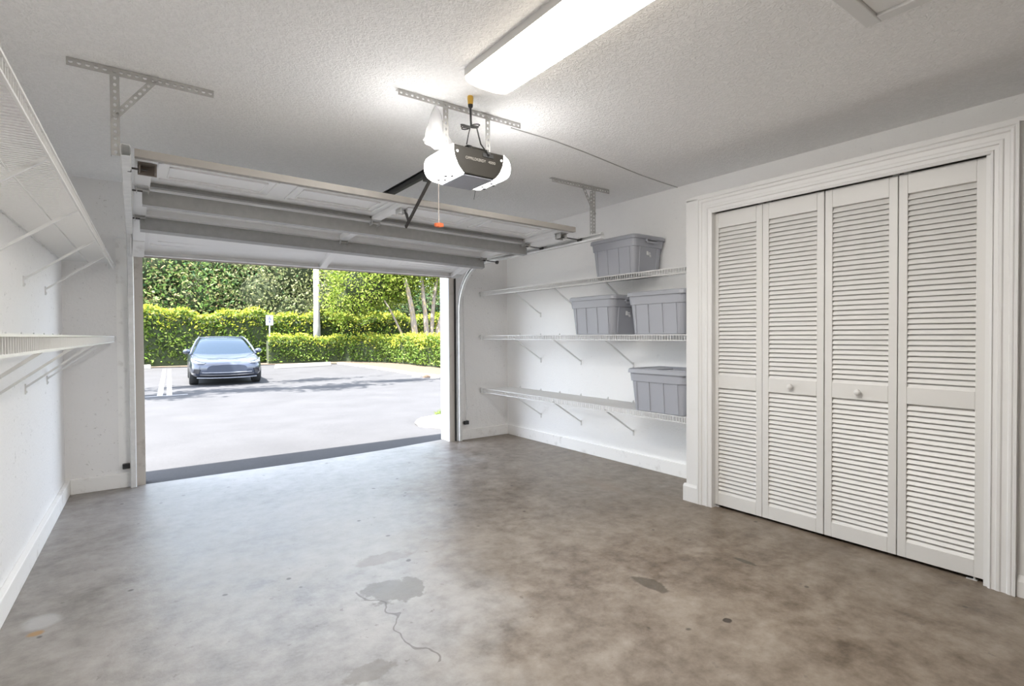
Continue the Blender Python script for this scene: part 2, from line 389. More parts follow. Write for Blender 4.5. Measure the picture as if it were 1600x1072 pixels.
# casing with a moulded profile, mitred
prof = [(0,0),(0,.012),(.010,.016),(.014,.011),(.030,.013),(.034,.018),(.046,.018),(.052,.014),(.072,.016),(.078,.022),(.088,.024),(.094,.020),(.098,.026),(.108,.026),(.108,0)]
b = MB(); vs = []
cx = CF
yl, yr, zt = 2.132, .684, 2.03; kz = 1.10
for w, t in prof:
    vs.append([(cx-t, yl+w, 0), (cx-t, yl+w, zt+w*kz), (cx-t, yr-w*.92, zt+w*kz), (cx-t, yr-w*.92, 0)])
b.strip(None, lambda i: [v[i] for v in vs], 4)
b.build('trim_5', M['trim'], kind=S)
b = MB(); b.box(CF+.002, CF+.09, DY1-.018, DY1+.001, 0, DZ); b.box(CF+.002, CF+.09, DY0-.001, DY0+.012, 0, DZ); b.build('trim_6', M['trim'], kind=S)
# plinths either side of the casing
b = MB(); b.prism([(0,0),(.022,0),(.022,.105),(.012,.118),(0,.122)], 2.242, CY+.014, lambda u,v,t:(CF-u,t,v)); b.prism([(0,0),(.014,0),(.014,.11),(.006,.122),(0,.124)], CF, XR, lambda u,v,t:(t,CY+u,v))
b.build('baseboard_closet', M['trim'], kind=S)
b = MB(); b.prism([(0,0),(.014,0),(.014,.07),(.008,.085),(.004,.095),(0,.098)], YREAR, .583, lambda u,v,t:(CF-u,t,v)); b.build('baseboard_closet_right', M['trim'], kind=S)

# attic hatch in the ceiling
hx1, hy1, hx0, hy0 = 2.40, .885, 1.78, .05
b = MB()
for (x0,x1,y0,y1) in ((hx0,hx1,hy1-.055,hy1),(hx0,hx1,hy0,hy0+.055),(hx1-.055,hx1,hy0+.055,hy1-.055),(hx0,hx0+.055,hy0+.055,hy1-.055)):
    b.box(x0,x1,y0,y1,H-.016,H+.002)
b.build('trim_7', M['trim'], kind=S, bevel=.004)
o = MB().box(hx0+.06,hx1-.06,hy0+.06,hy1-.06,H-.006,H+.002).build('attic_hatch', M['hvac'])
tag(o, 'white attic hatch panel set in a trim frame in the ceiling', 'hatch')

# ------------------------------------------------------------------ closet doors (two folding pairs)
def leaf(parent, y0, y1, name='leaf'):
    """louvered leaf between y0<y1, outer face at x=0 in the parent's frame (front towards -x)"""
    z0, z1 = .018, 2.03; st = .040; t = .030
    b = MB()
    b.box(0,t,y0,y0+st,z0,z1); b.box(0,t,y1-st,y1,z0,z1)
    for a, c in ((z0,.102),(.828,.916),(1.925,z1)): b.box(0,t,y0+st,y1-st,a,c)
    f = b.build(name, M['door'], parent, bevel=.002, seg=1)
    for a, c in ((.102,.828),(.916,1.925)):
        b = MB(); n = round((c-a)/.0281); p = (c-a)/n
        for i in range(n):
            zc = a + p*(i+.5)
            b.prism([(.0035,-.0175),(.0085,-.0175),(.0275,.0150),(.0275,.0175),(.0225,.0175),(.0035,-.0150)], y0+st-.003, y1-st+.003, lambda u,v,tt,zc=zc:(u,tt,zc+v))
        # thin bead round the louvers
        b.build('louver_panel', M['door'], f)
    return f
def knob(parent, y, z):
    b = MB(); prof = [(0,.006),(-.010,.007),(-.014,.013),(-.020,.0165),(-.027,.016),(-.032,.011),(-.034,.003)]
    b.tube([(x,y,z) for x,_ in prof], [r for _,r in prof], 16)
    return b.build('knob', M['door'], parent, smooth=True)
DX = 3.298
for ys, kn, lab in (((1.4275,1.797,1.799,2.149),('a',1.612,.876),'white louvered bifold closet door pair nearer the grey storage totes'),
                    ((.703,1.059,1.063,1.4225),('b',1.243,.872),'white louvered bifold closet door pair farther from the storage totes')):
    yc = (ys[0]+ys[3])/2
    e = empty('bifold_door', (DX, yc, 0)); tag(e, lab, 'closet door', 'louvered bifold closet doors')
    l1 = leaf(e, ys[0]-yc, ys[1]-yc); l2 = leaf(e, ys[2]-yc, ys[3]-yc)
    knob(l1 if kn[0] == 'a' else l2, kn[1]-yc, kn[2])
    yp = (ys[3]-.03 if kn[0] == 'a' else ys[0]+.04) - yc
    b = MB(); b.box(.004,.026,yp-.012,yp+.03,.0,.004); b.cyl((.014,yp,.003),(.014,yp,.022),.005,8); b.build('pivot_bracket', M['galv'], e)
    b = MB()
    for k in (0,1): b.box(.008,.020,(ys[1] if k==0 else ys[1]-.05)-yc, (ys[1] if k==0 else ys[1]-.05)-yc+.03,2.03,2.038)
    b.build('guide_pin', M['galv'], e)
b = MB(); b.box(CF+.022,CF+.062,DY0+.012,DY1-.018,2.041,2.0455)
b.build('trim_8', M['dkst'], kind=S)

# ------------------------------------------------------------------ ceiling light
e = empty('ceiling_light', (1.402, 0, H)); tag(e, 'long white fluorescent wraparound ceiling light, lit', 'ceiling light')
LY0, LY1 = .88, 2.10
b = MB(); b.box(-.124,.124,LY0-.014,LY1+.014,-.034,0); b.build('housing', M['trim'], e)
pr = []
for k in range(13):
    t = PI*k/12; pr.append((-.123*math.cos(t), -.032-.044*math.sin(t)**.55))
b = MB(); b.strip(None, lambda i: [(u, (LY0+.05,LY1-.045)[i], v) for u,v in pr[2:11]], 2); b.build('lens', M['lens'], e, smooth=True)
for q in (pr[:3], pr[10:]):
    b = MB(); b.strip(None, lambda i: [(u, (LY0+.05,LY1-.045)[i], v) for u,v in q], 2); b.build('lens_edge', M['lensedge'], e, smooth=True)
for yy, s in ((LY1,1),(LY0,-1)):
    b = MB(); b.strip(None, lambda i: [(u, (yy-s*(.045 if s>0 else .05),yy)[i], v) for u,v in pr], 2)
    vs = [(u,yy,v) for u,v in pr] + [(u*1.0,yy+s*.012,-.032+(v+.032)*.9) for u,v in pr]
    n = len(pr); b.add(vs, [(k,k+1,n+k+1,n+k) for k in range(n-1)] + [tuple(range(n,2*n))])
    b.build('end_cap', M['lensend'], e)

# ------------------------------------------------------------------ perforated steel hangers
def bolt(b, p, ax, r=.009, h=.008):
    p = Vector(p); b.tube([p, p+Vector(ax)*h], r, 6)
def track_hanger(xa, xb, y, xd, zd, xbr, zbr, label):
    e = empty('track_hanger', ((xa+xb)/2, y, H)); tag(e, label, 'track hanger')
    ox = (xa+xb)/2
    b = MB(); b.perf((xa-ox,0,-.002),(1,0,0),(0,1,0),xb-xa,.034); b.perf((xa-ox,0,-.037),(1,0,0),(0,0,1),xb-xa,.035); b.build('ceiling_angle', M['angle'], e)
    b = MB(); b.perf((xd-.017-ox,-.004,zd-H),(0,0,1),(1,0,0),H-.004-zd,.034); b.perf((xd-.017-ox,-.004,zd-H),(0,0,1),(0,1,0),H-.04-zd,.03)
    bolt(b,(xd-ox,-.006,-.02),(0,-1,0)); b.build('drop_strap', M['angle'], e)
    d = Vector((xd-xbr,0,zbr-(H-.02))); Lh = d.length; d.normalize(); w = Vector((-d.z,0,d.x))
    b = MB(); b.perf(Vector((xbr-ox,-.010,-.02))-w*.014,d,w,Lh,.028)
    bolt(b,(xbr-ox,-.012,-.02),(0,-1,0)); bolt(b,(xd-ox,-.012,zbr-H),(0,-1,0)); b.build('brace', M['angle'], e)
    return e
track_hanger(-.195, .372, 3.03, -.025, 2.03, .128, 2.205, 'perforated steel hanger on the ceiling near the long wire shelves')
track_hanger(2.70, 3.335, 3.16, 3.150, 2.02, 3.02, 2.20, 'perforated steel hanger on the ceiling just before the topmost grey tote')
e = empty('opener_hanger', (1.49, 2.47, H)); tag(e, 'perforated steel angle and two straps on the ceiling holding the opener', 'opener hanger')
b = MB(); b.perf((1.11-1.49,0,-.002),(1,0,0),(0,1,0),.76,.03); b.perf((1.11-1.49,0,-.032),(1,0,0),(0,0,1),.76,.03); b.build('ceiling_angle', M['angle'], e)
for x in (1.375, 1.640):
    b = MB(); b.perf((x-.015-1.49,-.004,2.175-H),(0,0,1),(1,0,0),H-2.18,.030); bolt(b,(x-1.49,-.006,-.018),(0,-1,0)); b.build('drop_strap', M['angle'], e)

# ------------------------------------------------------------------ garage door opener
e = empty('garage_door_opener', (1.518, 2.36, 2.035)); tag(e, 'garage door opener with glowing white lenses hanging from the ceiling', 'garage door opener')
DEP = .25
P = lambda u,v,t: (u,t,v)
def arc(pts, n=5):
    out = []
    m = len(pts)
    for i in range(m-1):
        p0 = pts[max(i-1,0)]; p1 = pts[i]; p2 = pts[i+1]; p3 = pts[min(i+2,m-1)]
        for k in range(n):
            t = k/n
            out.append(tuple(.5*((2*p1[j]) + (-p0[j]+p2[j])*t + (2*p0[j]-5*p1[j]+4*p2[j]-p3[j])*t*t + (-p0[j]+3*p1[j]-3*p2[j]+p3[j])*t**3) for j in (0,1)))
    out.append(pts[-1]); return out
inner = arc([(-.158,.142),(-.152,.085),(-.128,.035),(-.097,.002)], 4)
chass = [(x,z) for x,z in inner] + [(-x,z) for x,z in reversed(inner)]
b = MB(); b.prism(chass, 0, DEP, P); b.prism([(-.05,.142),(-.045,.156),(.055,.156),(.06,.142)], .01, DEP-.02, P); body = b.build('housing', M['opdk'], e, bevel=.006)
outer = arc([(-.158,.142),(-.190,.122),(-.203,.078),(-.190,.030),(-.150,.004),(-.097,.002)], 4)
for s in (1,-1):
    poly = [(s*x,z) for x,z in outer] + [(s*x,z) for x,z in reversed(inner[1:-1])]
    if s < 0: poly = poly[::-1]
    b = MB(); 
    n = len(poly); cx_ = sum(p[0] for p in poly)/n; cz_ = sum(p[1] for p in poly)/n
    rings = [(.0,.93),(.012,.985),(.03,1.0),(DEP-.03,1.0),(DEP-.008,.97),(DEP,.90)]
    vs = []
    for t, k in rings:
        for (x,z) in poly:
            inn_edge = any(abs(x-s*q[0])<1e-6 and abs(z-q[1])<1e-6 for q in inner)
            kk = 1 if inn_edge else k
            vs.append((cx_+(x-cx_)*kk, t, cz_+(z-cz_)*kk))
    fs = [(i*n+j, i*n+(j+1)%n, (i+1)*n+(j+1)%n, (i+1)*n+j) for i in range(len(rings)-1) for j in range(n)]
    fs += [tuple(range(n))[::-1], tuple((len(rings)-1)*n+j for j in range(n))]
    b.add(vs, fs); ln = b.build('light_lens', M['oplens'], e, smooth=False)
    for (dx,dy) in ((0,0),(.035,.012),(-.006,.045),(.028,.055)):
        b = MB(); b.box(s*(.124+dx*.8)-.009, s*(.124+dx*.8)+.009, .06+dy*2, .085+dy*2, -.002, .0009); b.build('vent_slot', M['slot'], ln)
b = MB(); b.box(-.095,.095,.012,DEP-.005,-.004,.003); b.build('bottom_plate', M['opgr'], e, bevel=.002)
for s in (-1,1):
    b = MB(); b.tube([(s*.137,.001,.108),(s*.137,-.004,.108)], .007, 10); b.build('screw', M['track'], e)
b = MB(); b.box(.018,.085,-.004,.004,.108,.128); b.cyl((.05,0,.122),(.05,-.014,.128),.010,8); b.build('wire_terminal', M['cord'], e)
for txt, x, sz in (('OPPRLDKERDY', -.088, .0165), ('4000', .052, .0165)):
    cu = bpy.data.curves.new('lettering', 'FONT'); cu.body = txt; cu.size = sz*1.25; cu.extrude = .0006; cu.align_x = 'LEFT'
    to = bpy.data.objects.new('lettering', cu); COL.objects.link(to)
    dg = bpy.context.evaluated_depsgraph_get(); me = bpy.data.meshes.new_from_object(to.evaluated_get(dg)); bpy.data.objects.remove(to)
    ob = bpy.data.objects.new('lettering', me); COL.objects.link(ob); me.materials.clear(); me.materials.append(M['text'])
    ob.parent = body; ob.location = (x, -.0015, .078); ob.rotation_euler = (PI/2,0,0)
    w = max(v.co.x for v in me.vertices); ob.scale.x = (.125 if len(txt) > 5 else .046)/w
# rail, trolley, arm
oy, oz = 2.36, 2.03
b = MB(); b.box(-.014,.014,.10,5.22-oy,.150,.156); b.box(-.003,.003,.10,5.22-oy,.156,.192); b.box(-.014,.014,.10,5.22-oy,.189,.194); b.build('rail', M['blk'], e)
b = MB(); b.box(-.02,.02,.45,.62,.118,.150); tr = b.build('trolley', M['blk'], e)
b = MB(); b.bar((-.005,.535,.125),(-.005,.905,-.115),.022,.010,(1,0,0)); b.bar((.006,.885,-.075),(.006,.95,.025),.020,.008,(1,0,0)); b.build('door_arm', M['dkst'], e)
b = MB(); b.tube([(.012,.475,.12),(.010,.475,-.02),(.011,.475,-.165)], .0022, 6); rc = b.build('release_cord', M['twine'], e)
b = MB(); b.M = Matrix.Translation((.012,.475,-.172)) @ Matrix.Rotation(math.radians(25),4,'Z') @ Matrix.Rotation(math.radians(-8),4,'Y'); b.box(-.036,.036,-.010,.010,-.011,.011); b.box(-.013,.013,-.012,.012,-.014,.013); b.build('handle', M['red'], rc, bevel=.004)
# power cord with coil and yellow plug at the ceiling
px, py = -.068, -.02
b = MB(); pts = [(px,py,.335),(px+.002,py,.27),(px+.004,py,.245)]
b.tube(pts, .0055, 8); 
b.tube([(px,py,.245),(px+.03,py-.01,.243),(px+.05,py,.20),(px+.065,py+.005,.165),(px+.09,py+.01,.145),(.05,.0,.128)], .0042, 8)
b.tube([(px,py,.245),(px-.002,py+.02,.20),(px-.006,py+.03,.156)], .003, 6)
for k, (sx, sz_) in enumerate(((.055,.022),(-.055,-.012),(.05,.012),(-.052,.0),(-.045,-.018))):
    lp = []
    for q in range(13):
        t = 2*PI*q/12; lp.append((px+sx*(1-math.cos(t))/2, py+.012*math.sin(t)+.003*k, .240+sz_*(1-math.cos(t))/2+.010*math.sin(t)))
    b.tube(lp, .003, 6, False)
pc = b.build('power_cord', M['cord'], e, smooth=True)
b = MB(); b.tube([(px,py,.395),(px,py,.385),(px,py,.355),(px,py,.35)], [.014,.0155,.013,.012], 12); b.build('plug', M['yel'], pc, label='yellow plug')
b = MB(); b.tube([(px,py,.352),(px,py,.34),(px,py,.335)], [.013,.012,.008], 12); b.build('plug_neck', M['cord'], pc)
b = MB(); b.tube([(.10,.20,.0),(.10,.22,-.06)], .0012, 5); b.build('antenna_wire', M['cord'], e)

# plastic bag on the left strap
o_ = empty('plastic_bag', (1.345, 2.50, 2.21)); tag(o_, 'crumpled clear plastic bag hanging behind the opener strap', 'plastic bag')
b = MB(); rr = []
for i in range(9):
    t = i/8; z = .20*t; w = .075*(1-t)**.8+.004; d = .03*(1-t)**.7+.003
    rr.append([(w*math.cos(2*PI*k/16)*(1+.16*math.sin(3*k+i)) - .01*t, d*math.sin(2*PI*k/16)*(1+.3*math.cos(5*k+2*i)), z+.02*math.sin(k*1.3)*(1-t)) for k in range(16)])
b.strip(None, lambda i: rr[i], 9, True); b.add(rr[0], [tuple(range(16))[::-1]]); b.build('bag_body', M['bag'], o_, smooth=True)
b = MB(); b.tube([(-.008,0,.195),(-.012,0,.205),(.0,-.01,.217)], .002, 5); b.tube([(-.006,0,.195),(.01,0,.205),(.024,-.012,.216)], .002, 5); b.build('bag_tie', M['wire'], o_)

# wire along the ceiling
b = MB(); pts = [(1.86,2.55),(2.2,2.56),(2.5,2.60),(2.85,2.66),(3.2,2.72),(3.5,2.755),(3.745,2.775)]
b.tube([(x,y,H-.003) for x,y in pts], .0035, 6); o = b.build('ceiling_wire', M['angle']); tag(o, 'thin pale wire running across the ceiling from the opener hanger', 'wire')

# ------------------------------------------------------------------ garage door (half raised, overhead)
GX0, GX1 = .050, 2.925
PP = [(5.035,1.822),(4.44,2.00),(3.74,2.04),(3.145,2.05)]
e = empty('garage_door', ((GX0+GX1)/2, 4.2, 2.0)); tag(e, 'white sectional steel garage door raised overhead above the opening', 'garage door')
ex, ey, ez = e.location
def frame(P0, P1):
    d = Vector((0, P1[0]-P0[0], P1[1]-P0[1])); L_ = d.length; d.normalize(); n = Vector((0,-d.z,d.y))
    m = Matrix(((1,0,0,GX0-ex),(0,d.y,n.y,P0[0]-ey),(0,d.z,n.z,P0[1]-ez),(0,0,0,1)))
    return m, L_
W = GX1-GX0
def warp(p):   # the raised door hangs a little out of level
    y = p[1]+ey; w = max(0, min(1, (5.03-y)/.55)); a = .033-.010*max(0, min(1, 4.4-y)); return (p[0], p[1], p[2]-a*w*(p[0]/(W/2)))
secs = []
for i in range(3):
    m, L_ = frame(PP[i], PP[i+1]); nm = ('bottom_section','middle_section','top_section')[i]
    b = MB(); b.M = m; b.post = warp; g = .003
    b.box(0,W,g,L_-g,-.050+.016*(i==2),-.047+.016*(i==2))                                 # skin
    for k in range(4):                                             # embossed panels
        a = .10+k*(W-.14)/4; c = a+(W-.14)/4-.10
        for (x0,x1,s0,s1) in ((a,c,.13,.142),(a,c,L_-.142,L_-.13),(a,a+.012,.13,L_-.13),(c-.012,c,.13,L_-.13),(a+.05,c-.05,.19,.197),(a+.05,c-.05,L_-.197,L_-.19),(a+.05,a+.057,.19,L_-.19),(c-.057,c-.05,.19,L_-.19)):
            b.box(x0,x1,s0,s1,-.047+.016*(i==2),-.039+.016*(i==2))
    so = b.build(nm, M['gdoor'], e); secs.append((so, m, L_))
    b = MB(); b.M = m; b.post = warp
    for s0, s1, fl in ((g,g+.002,1),(L_-g-.002,L_-g,-1)):
        b.box(0,W,s0,s1,-.050+.016*(i==2),0)
        if fl > 0: b.box(0,W,s0,s0+.035,-.002,0)
        else: b.box(0,W,s1-.035,s1,-.002,0)
    b.build('rail', M['strut'] if i == 2 else M['gdoor'], so)  # top section's rail is coloured grey to stand for its shaded face
    for x0, x1 in ((0,.075),(W/2-.03,W/2+.03),(W-.075,W)):
        b = MB(); b.M = m; b.post = warp; b.box(x0,x1,g+.002,L_-g-.002,-.046+.016*(i==2),.001); b.build('stile', M['gdoor'], so, bevel=.003)
# taupe capped top edge
so, m, L_ = secs[2]
b = MB(); b.M = m; b.post = warp; b.box(-.004,W+.004,L_-.004,L_+.006,-.036,.003); b.box(-.004,W+.004,L_-.03,L_-.004,.0005,.003); b.build('edge_cap', M['lip'], so, bevel=.003)
so, m, L_ = secs[0]
b = MB(); b.M = m; b.post = warp; b.box(0,W,-.016,.004,-.05,-.004); b.box(0,W,-.004,.02,-.004,.004); b.build('bottom_seal', M['seal'], so, bevel=.005)
b = MB(); b.M = m; b.post = warp; b.box(.0,.075,.01,.26,.001,.006); b.box(-.012,-.006,-.01,.32,-.04,.01); b.build('corner_bracket', M['bboard'], so)
b = MB(); b.M = m; b.post = warp; b.box(W-.07,W,.01,.13,.001,.006); b.build('corner_bracket', M['galv'], so)
# struts
for (i, s, hgt) in ((0,-.012,.094),(1,-.055,.086)):
    so, m, L_ = secs[i]
    b = MB(); b.M = m; b.post = warp; s0 = L_+s-.05; s1 = L_+s
    b.box(.04,W+.012-.04*(1-i),s1-.002,s1,0.001,hgt); b.box(.04,W+.012-.04*(1-i),s0,s0+.002,.001,hgt*.8); b.box(.04,W+.012-.04*(1-i),s0,s1,hgt-.002,hgt)
    b.build('strut', M['strut'], e)
# hinges and rollers
def hinge(i, x, kind):
    so, m, L_ = secs[i]
    b = MB(); b.M = m; b.post = warp
    b.box(x-.028,x+.028,L_-.06,L_-.004,.002,.005); b.box(x-.028,x+.028,L_+.004,L_+.055,.002,.006)
    b.box(x-.030,x-.026,L_-.03,L_+.03,.002,.032); b.box(x+.026,x+.030,L_-.03,L_+.03,.002,.032); b.cyl((x-.034,L_,.016),(x+.034,L_,.016),.007,8)
    h = b.build('hinge', M['galv'], e)
    if kind:
        s = kind; b = MB(); b.M = m; b.post = warp
        xe = (.030 if s < 0 else 3.034+.022*(5.17-PP[i+1][0]))-GX0; b.cyl((x,L_,.025),(xe,L_,.025),.005,8); b.cyl((xe-.008,L_,.025),(xe+.008,L_,.025),.021,14); b.build('roller', M['dkst'], h)
for i in (0,1):
    hinge(i, .04, -1); hinge(i, W/2, 0); hinge(i, W-.04, 1)
so, m, L_ = secs[2]
for x, s, mm in ((.05,-1,M['brst']),(W-.05,1,M['strut'])):
    b = MB(); b.M = m; b.post = warp; b.box(x-.04,x+.04,L_-.15,L_-.07,.002,.006); b.box(x-.035,x-.030,L_-.14,L_-.08,.006,.045); b.box(x+.030,x+.035,L_-.14,L_-.08,.006,.045); b.box(x-.04,x+.04,L_-.14,L_-.13,.004,.05)
    h = b.build('top_bracket', mm, e)
    b = MB(); b.M = m; b.post = warp; xe = (.026 if s < 0 else 3.034+.022*1.9)-GX0; b.cyl((x,L_-.11,.03),(xe,L_-.11,.03),.005,8); b.cyl((xe-.008,L_-.11,.03),(xe+.008,L_-.11,.03),.021,14); b.build('roller', M['dkst'], h)
b = MB(); b.M = m; b.post = warp; x = W/2+.02; b.box(x-.03,x-.025,L_-.20,L_-.12,.002,.03); b.box(x+.015,x+.02,L_-.20,L_-.12,.002,.03); b.box(x-.03,x+.02,L_-.20,L_-.12,.001,.004); b.build('arm_bracket', M['galv'], e)

# ------------------------------------------------------------------ door tracks
def track(xf, s, label, yend, zend):
    """xf(y) x of the track; s = side the channel opens to (+1 opens towards +x)"""
    e = empty('door_track', (xf(5.17), 5.17, 0)); tag(e, label, 'door track')
    path = [(5.178, 0.005), (5.178, 1.45)]
    R = .50; cy_, cz_ = 5.178-R, 1.45
    for k in range(1, 10):
        t = PI/2*k/9*.93; path.append((5.178-R*(1-math.cos(t)), 1.45+R*math.sin(t)*1.05))
    path += [(yend, zend)]
    prof = [(.034,.012),(.030,.024),(.0,.026),(-.004,.016),(-.004,-.016),(.0,-.026),(.030,-.024),(.034,-.012)]
    def ring(i, off=0):
        y, z = path[i]; a = path[max(i-1,0)]; c = path[min(i+1,len(path)-1)]
        dy, dz = c[0]-a[0], c[1]-a[1]; l = math.hypot(dy,dz); ny, nz = -dz/l, dy/l
        return [(xf(y)-xf(5.17)+s*u, y-5.17+ny*v, z+nz*v) for u, v in prof]
    b = MB(); b.strip(None, lambda i: ring(i), 2); b.build('vertical_rail', M['track'], e)
    b = MB(); b.strip(None, lambda i: ring(i+1), len(path)-1); r = b.build('horizontal_rail', M['track'], e, smooth=False)
    for o in (e.children): 
        sm = o.modifiers.new('thickness','SOLIDIFY'); sm.thickness = .002
    for z in (.45, 1.0, 1.38):
        b = MB(); b.box(-s*.005,-s*.009,-.005,.058,z-.03,z+.03); b.box(-s*.005,-s*.04,.054,.058,z-.03,z+.03); b.build('wall_bracket', M['bboard'], e)
    return e
track(lambda y: .022-.012*(5.17-y), 1, 'steel garage door track standing nearest the parked car', 3.02, 2.06)
track(lambda y: 3.056+.022*(5.17-y), -1, 'steel garage door track ending just before the topmost tote', 3.0, 1.992)
# black seal strip standing beside the right track
b = MB(); b.box(OX1+.064,OX1+.074,YB-.03,YB-.001,0,1.84); o = b.build('seal_strip', M['blk']); tag(o, 'black rubber seal strip up the jamb on the tote side', 'seal')
# photo-eye sensors
def sensor(x, y, z, s, label):
    e = empty('safety_sensor', (x,y,z)); tag(e, label, 'sensor')
    b = MB(); b.box(-.028,.028,-.02,.02,-.02,.02); b.build('sensor_body', M['blk'], e, bevel=.004)
    b = MB(); b.box(-.03*s,.055*s if s>0 else -.055,.021,.024,-.012,.012); b.box(.02,.03,-.024,.038,.018,.026); b.build('bracket', M['galv'], e)
    b = MB(); b.cyl((s*.028,0,0),(s*.034,0,0),.008,10); b.build('eye', M['dkst'], e)
    return e
sensor(-.005, YB-.045, .175, 1, 'black safety sensor low by the track on the parked car side')
e2 = sensor(3.135, YB-.045, .20, -1, 'black safety sensor with a thin wire, low on the tote side')
b = MB(); b.tube([(.01,.035,.02),(.03,.035,.15),(.02,.037,.35),(.0,.038,.7),(-.005,.038,1.2),(-.01,.038,1.6)], .0018, 5); b.build('sensor_wire', M['strut'], e2)

# ------------------------------------------------------------------ wire shelves
def wire_shelf(loc, rz, Ln, dep, braces, lip, label, clips, ends, group):
    e = empty('wire_shelf', loc, rz); tag(e, label, 'wire shelf', group)
    b = MB(); r = .0036; n = round(Ln/.0254)
    for i in range(n+1):
        s = Ln*i/n
        b.box(s-r/2,s+r/2,.004,dep,-r/2,r/2); b.box(s-r/2,s+r/2,dep-r,dep,-lip,0)
    b.build('wire_deck', M['wire'], e)
    for d, z, q in ((.008,-.004,.005),(dep*.52,-.005,.005),(dep,-.0,.0065),(dep,-lip,.0065)):
        b = MB(); b.box(0,Ln,d-q/2,d+q/2,z-q/2,z+q/2); b.build('rod', M['wire'], e)
    for s in braces:
        b = MB(); p0 = Vector((s,dep-.012,-lip+.006)); p1 = Vector((s,.006,-.27))
        u = Vector((1,0,0)); b.bar(p0,p1,.003,.015,(1,0,0)); 
        nrm = (p1-p0).normalized().cross(u)
        for q in (-1,1): b.bar(p0+u*(.0068*q)+nrm*.004, p1+u*(.0068*q)+nrm*.004, .009,.0016,(1,0,0))
        b.box(s-.008,s+.008,.0,.006,-.305,-.25); b.cyl((s,.006,-.293),(s,.010,-.293),.006,8)
        b.build('support_brace', M['wire'], e)
    for s in clips:
        b = MB(); b.box(s-.006,s+.006,0,.016,-.008,.012); b.box(s-.004,s+.004,0,.006,.010,.022); b.build('wall_clip', M['wire'], e)
    for s, sg in ends:
        b = MB(); b.tube([(s+sg*.002, dep-.008+.020*math.cos(t), -.014+.020*math.sin(t)) for t in np.linspace(-2.4,2.4,12)], .004, 6); b.box(s-.003,s+.003+sg*.02,dep-.03,dep+.004,-lip-.004,-.002)
        b.build('end_bracket', M['wire'], e)
    return e
RD = .395
gR = 'white wire shelves beside the closet'; gL = 'long white wire shelves opposite the closet'
for z, pl in ((1.70,'highest of the three white wire shelves beside the closet, one tote on it'),(1.195,'white wire shelf beside the closet holding two grey totes'),(.578,'lowest of the three white wire shelves beside the closet')):
    wire_shelf((XR, 2.372, z), PI/2, 5.235-2.372-.06, RD, (.885,1.575,2.22), .042, pl, [.2,.5,.885,1.2,1.575,1.9,2.22,2.6], [(5.235-2.372-.004,-1)], gR)
sk = math.atan(.0335)
for z, pl in ((1.775,'upper long white wire shelf on the wall opposite the closet'),(1.205,'lower long white wire shelf on the wall opposite the closet')):
    wire_shelf((XL(5.19), 5.19, z), -PI/2-sk, 5.6, .315, (.71,1.41,2.27,3.05,3.85,4.65), .042, pl, [.1+.35*k for k in range(15)], [(0.004,1)], gL)

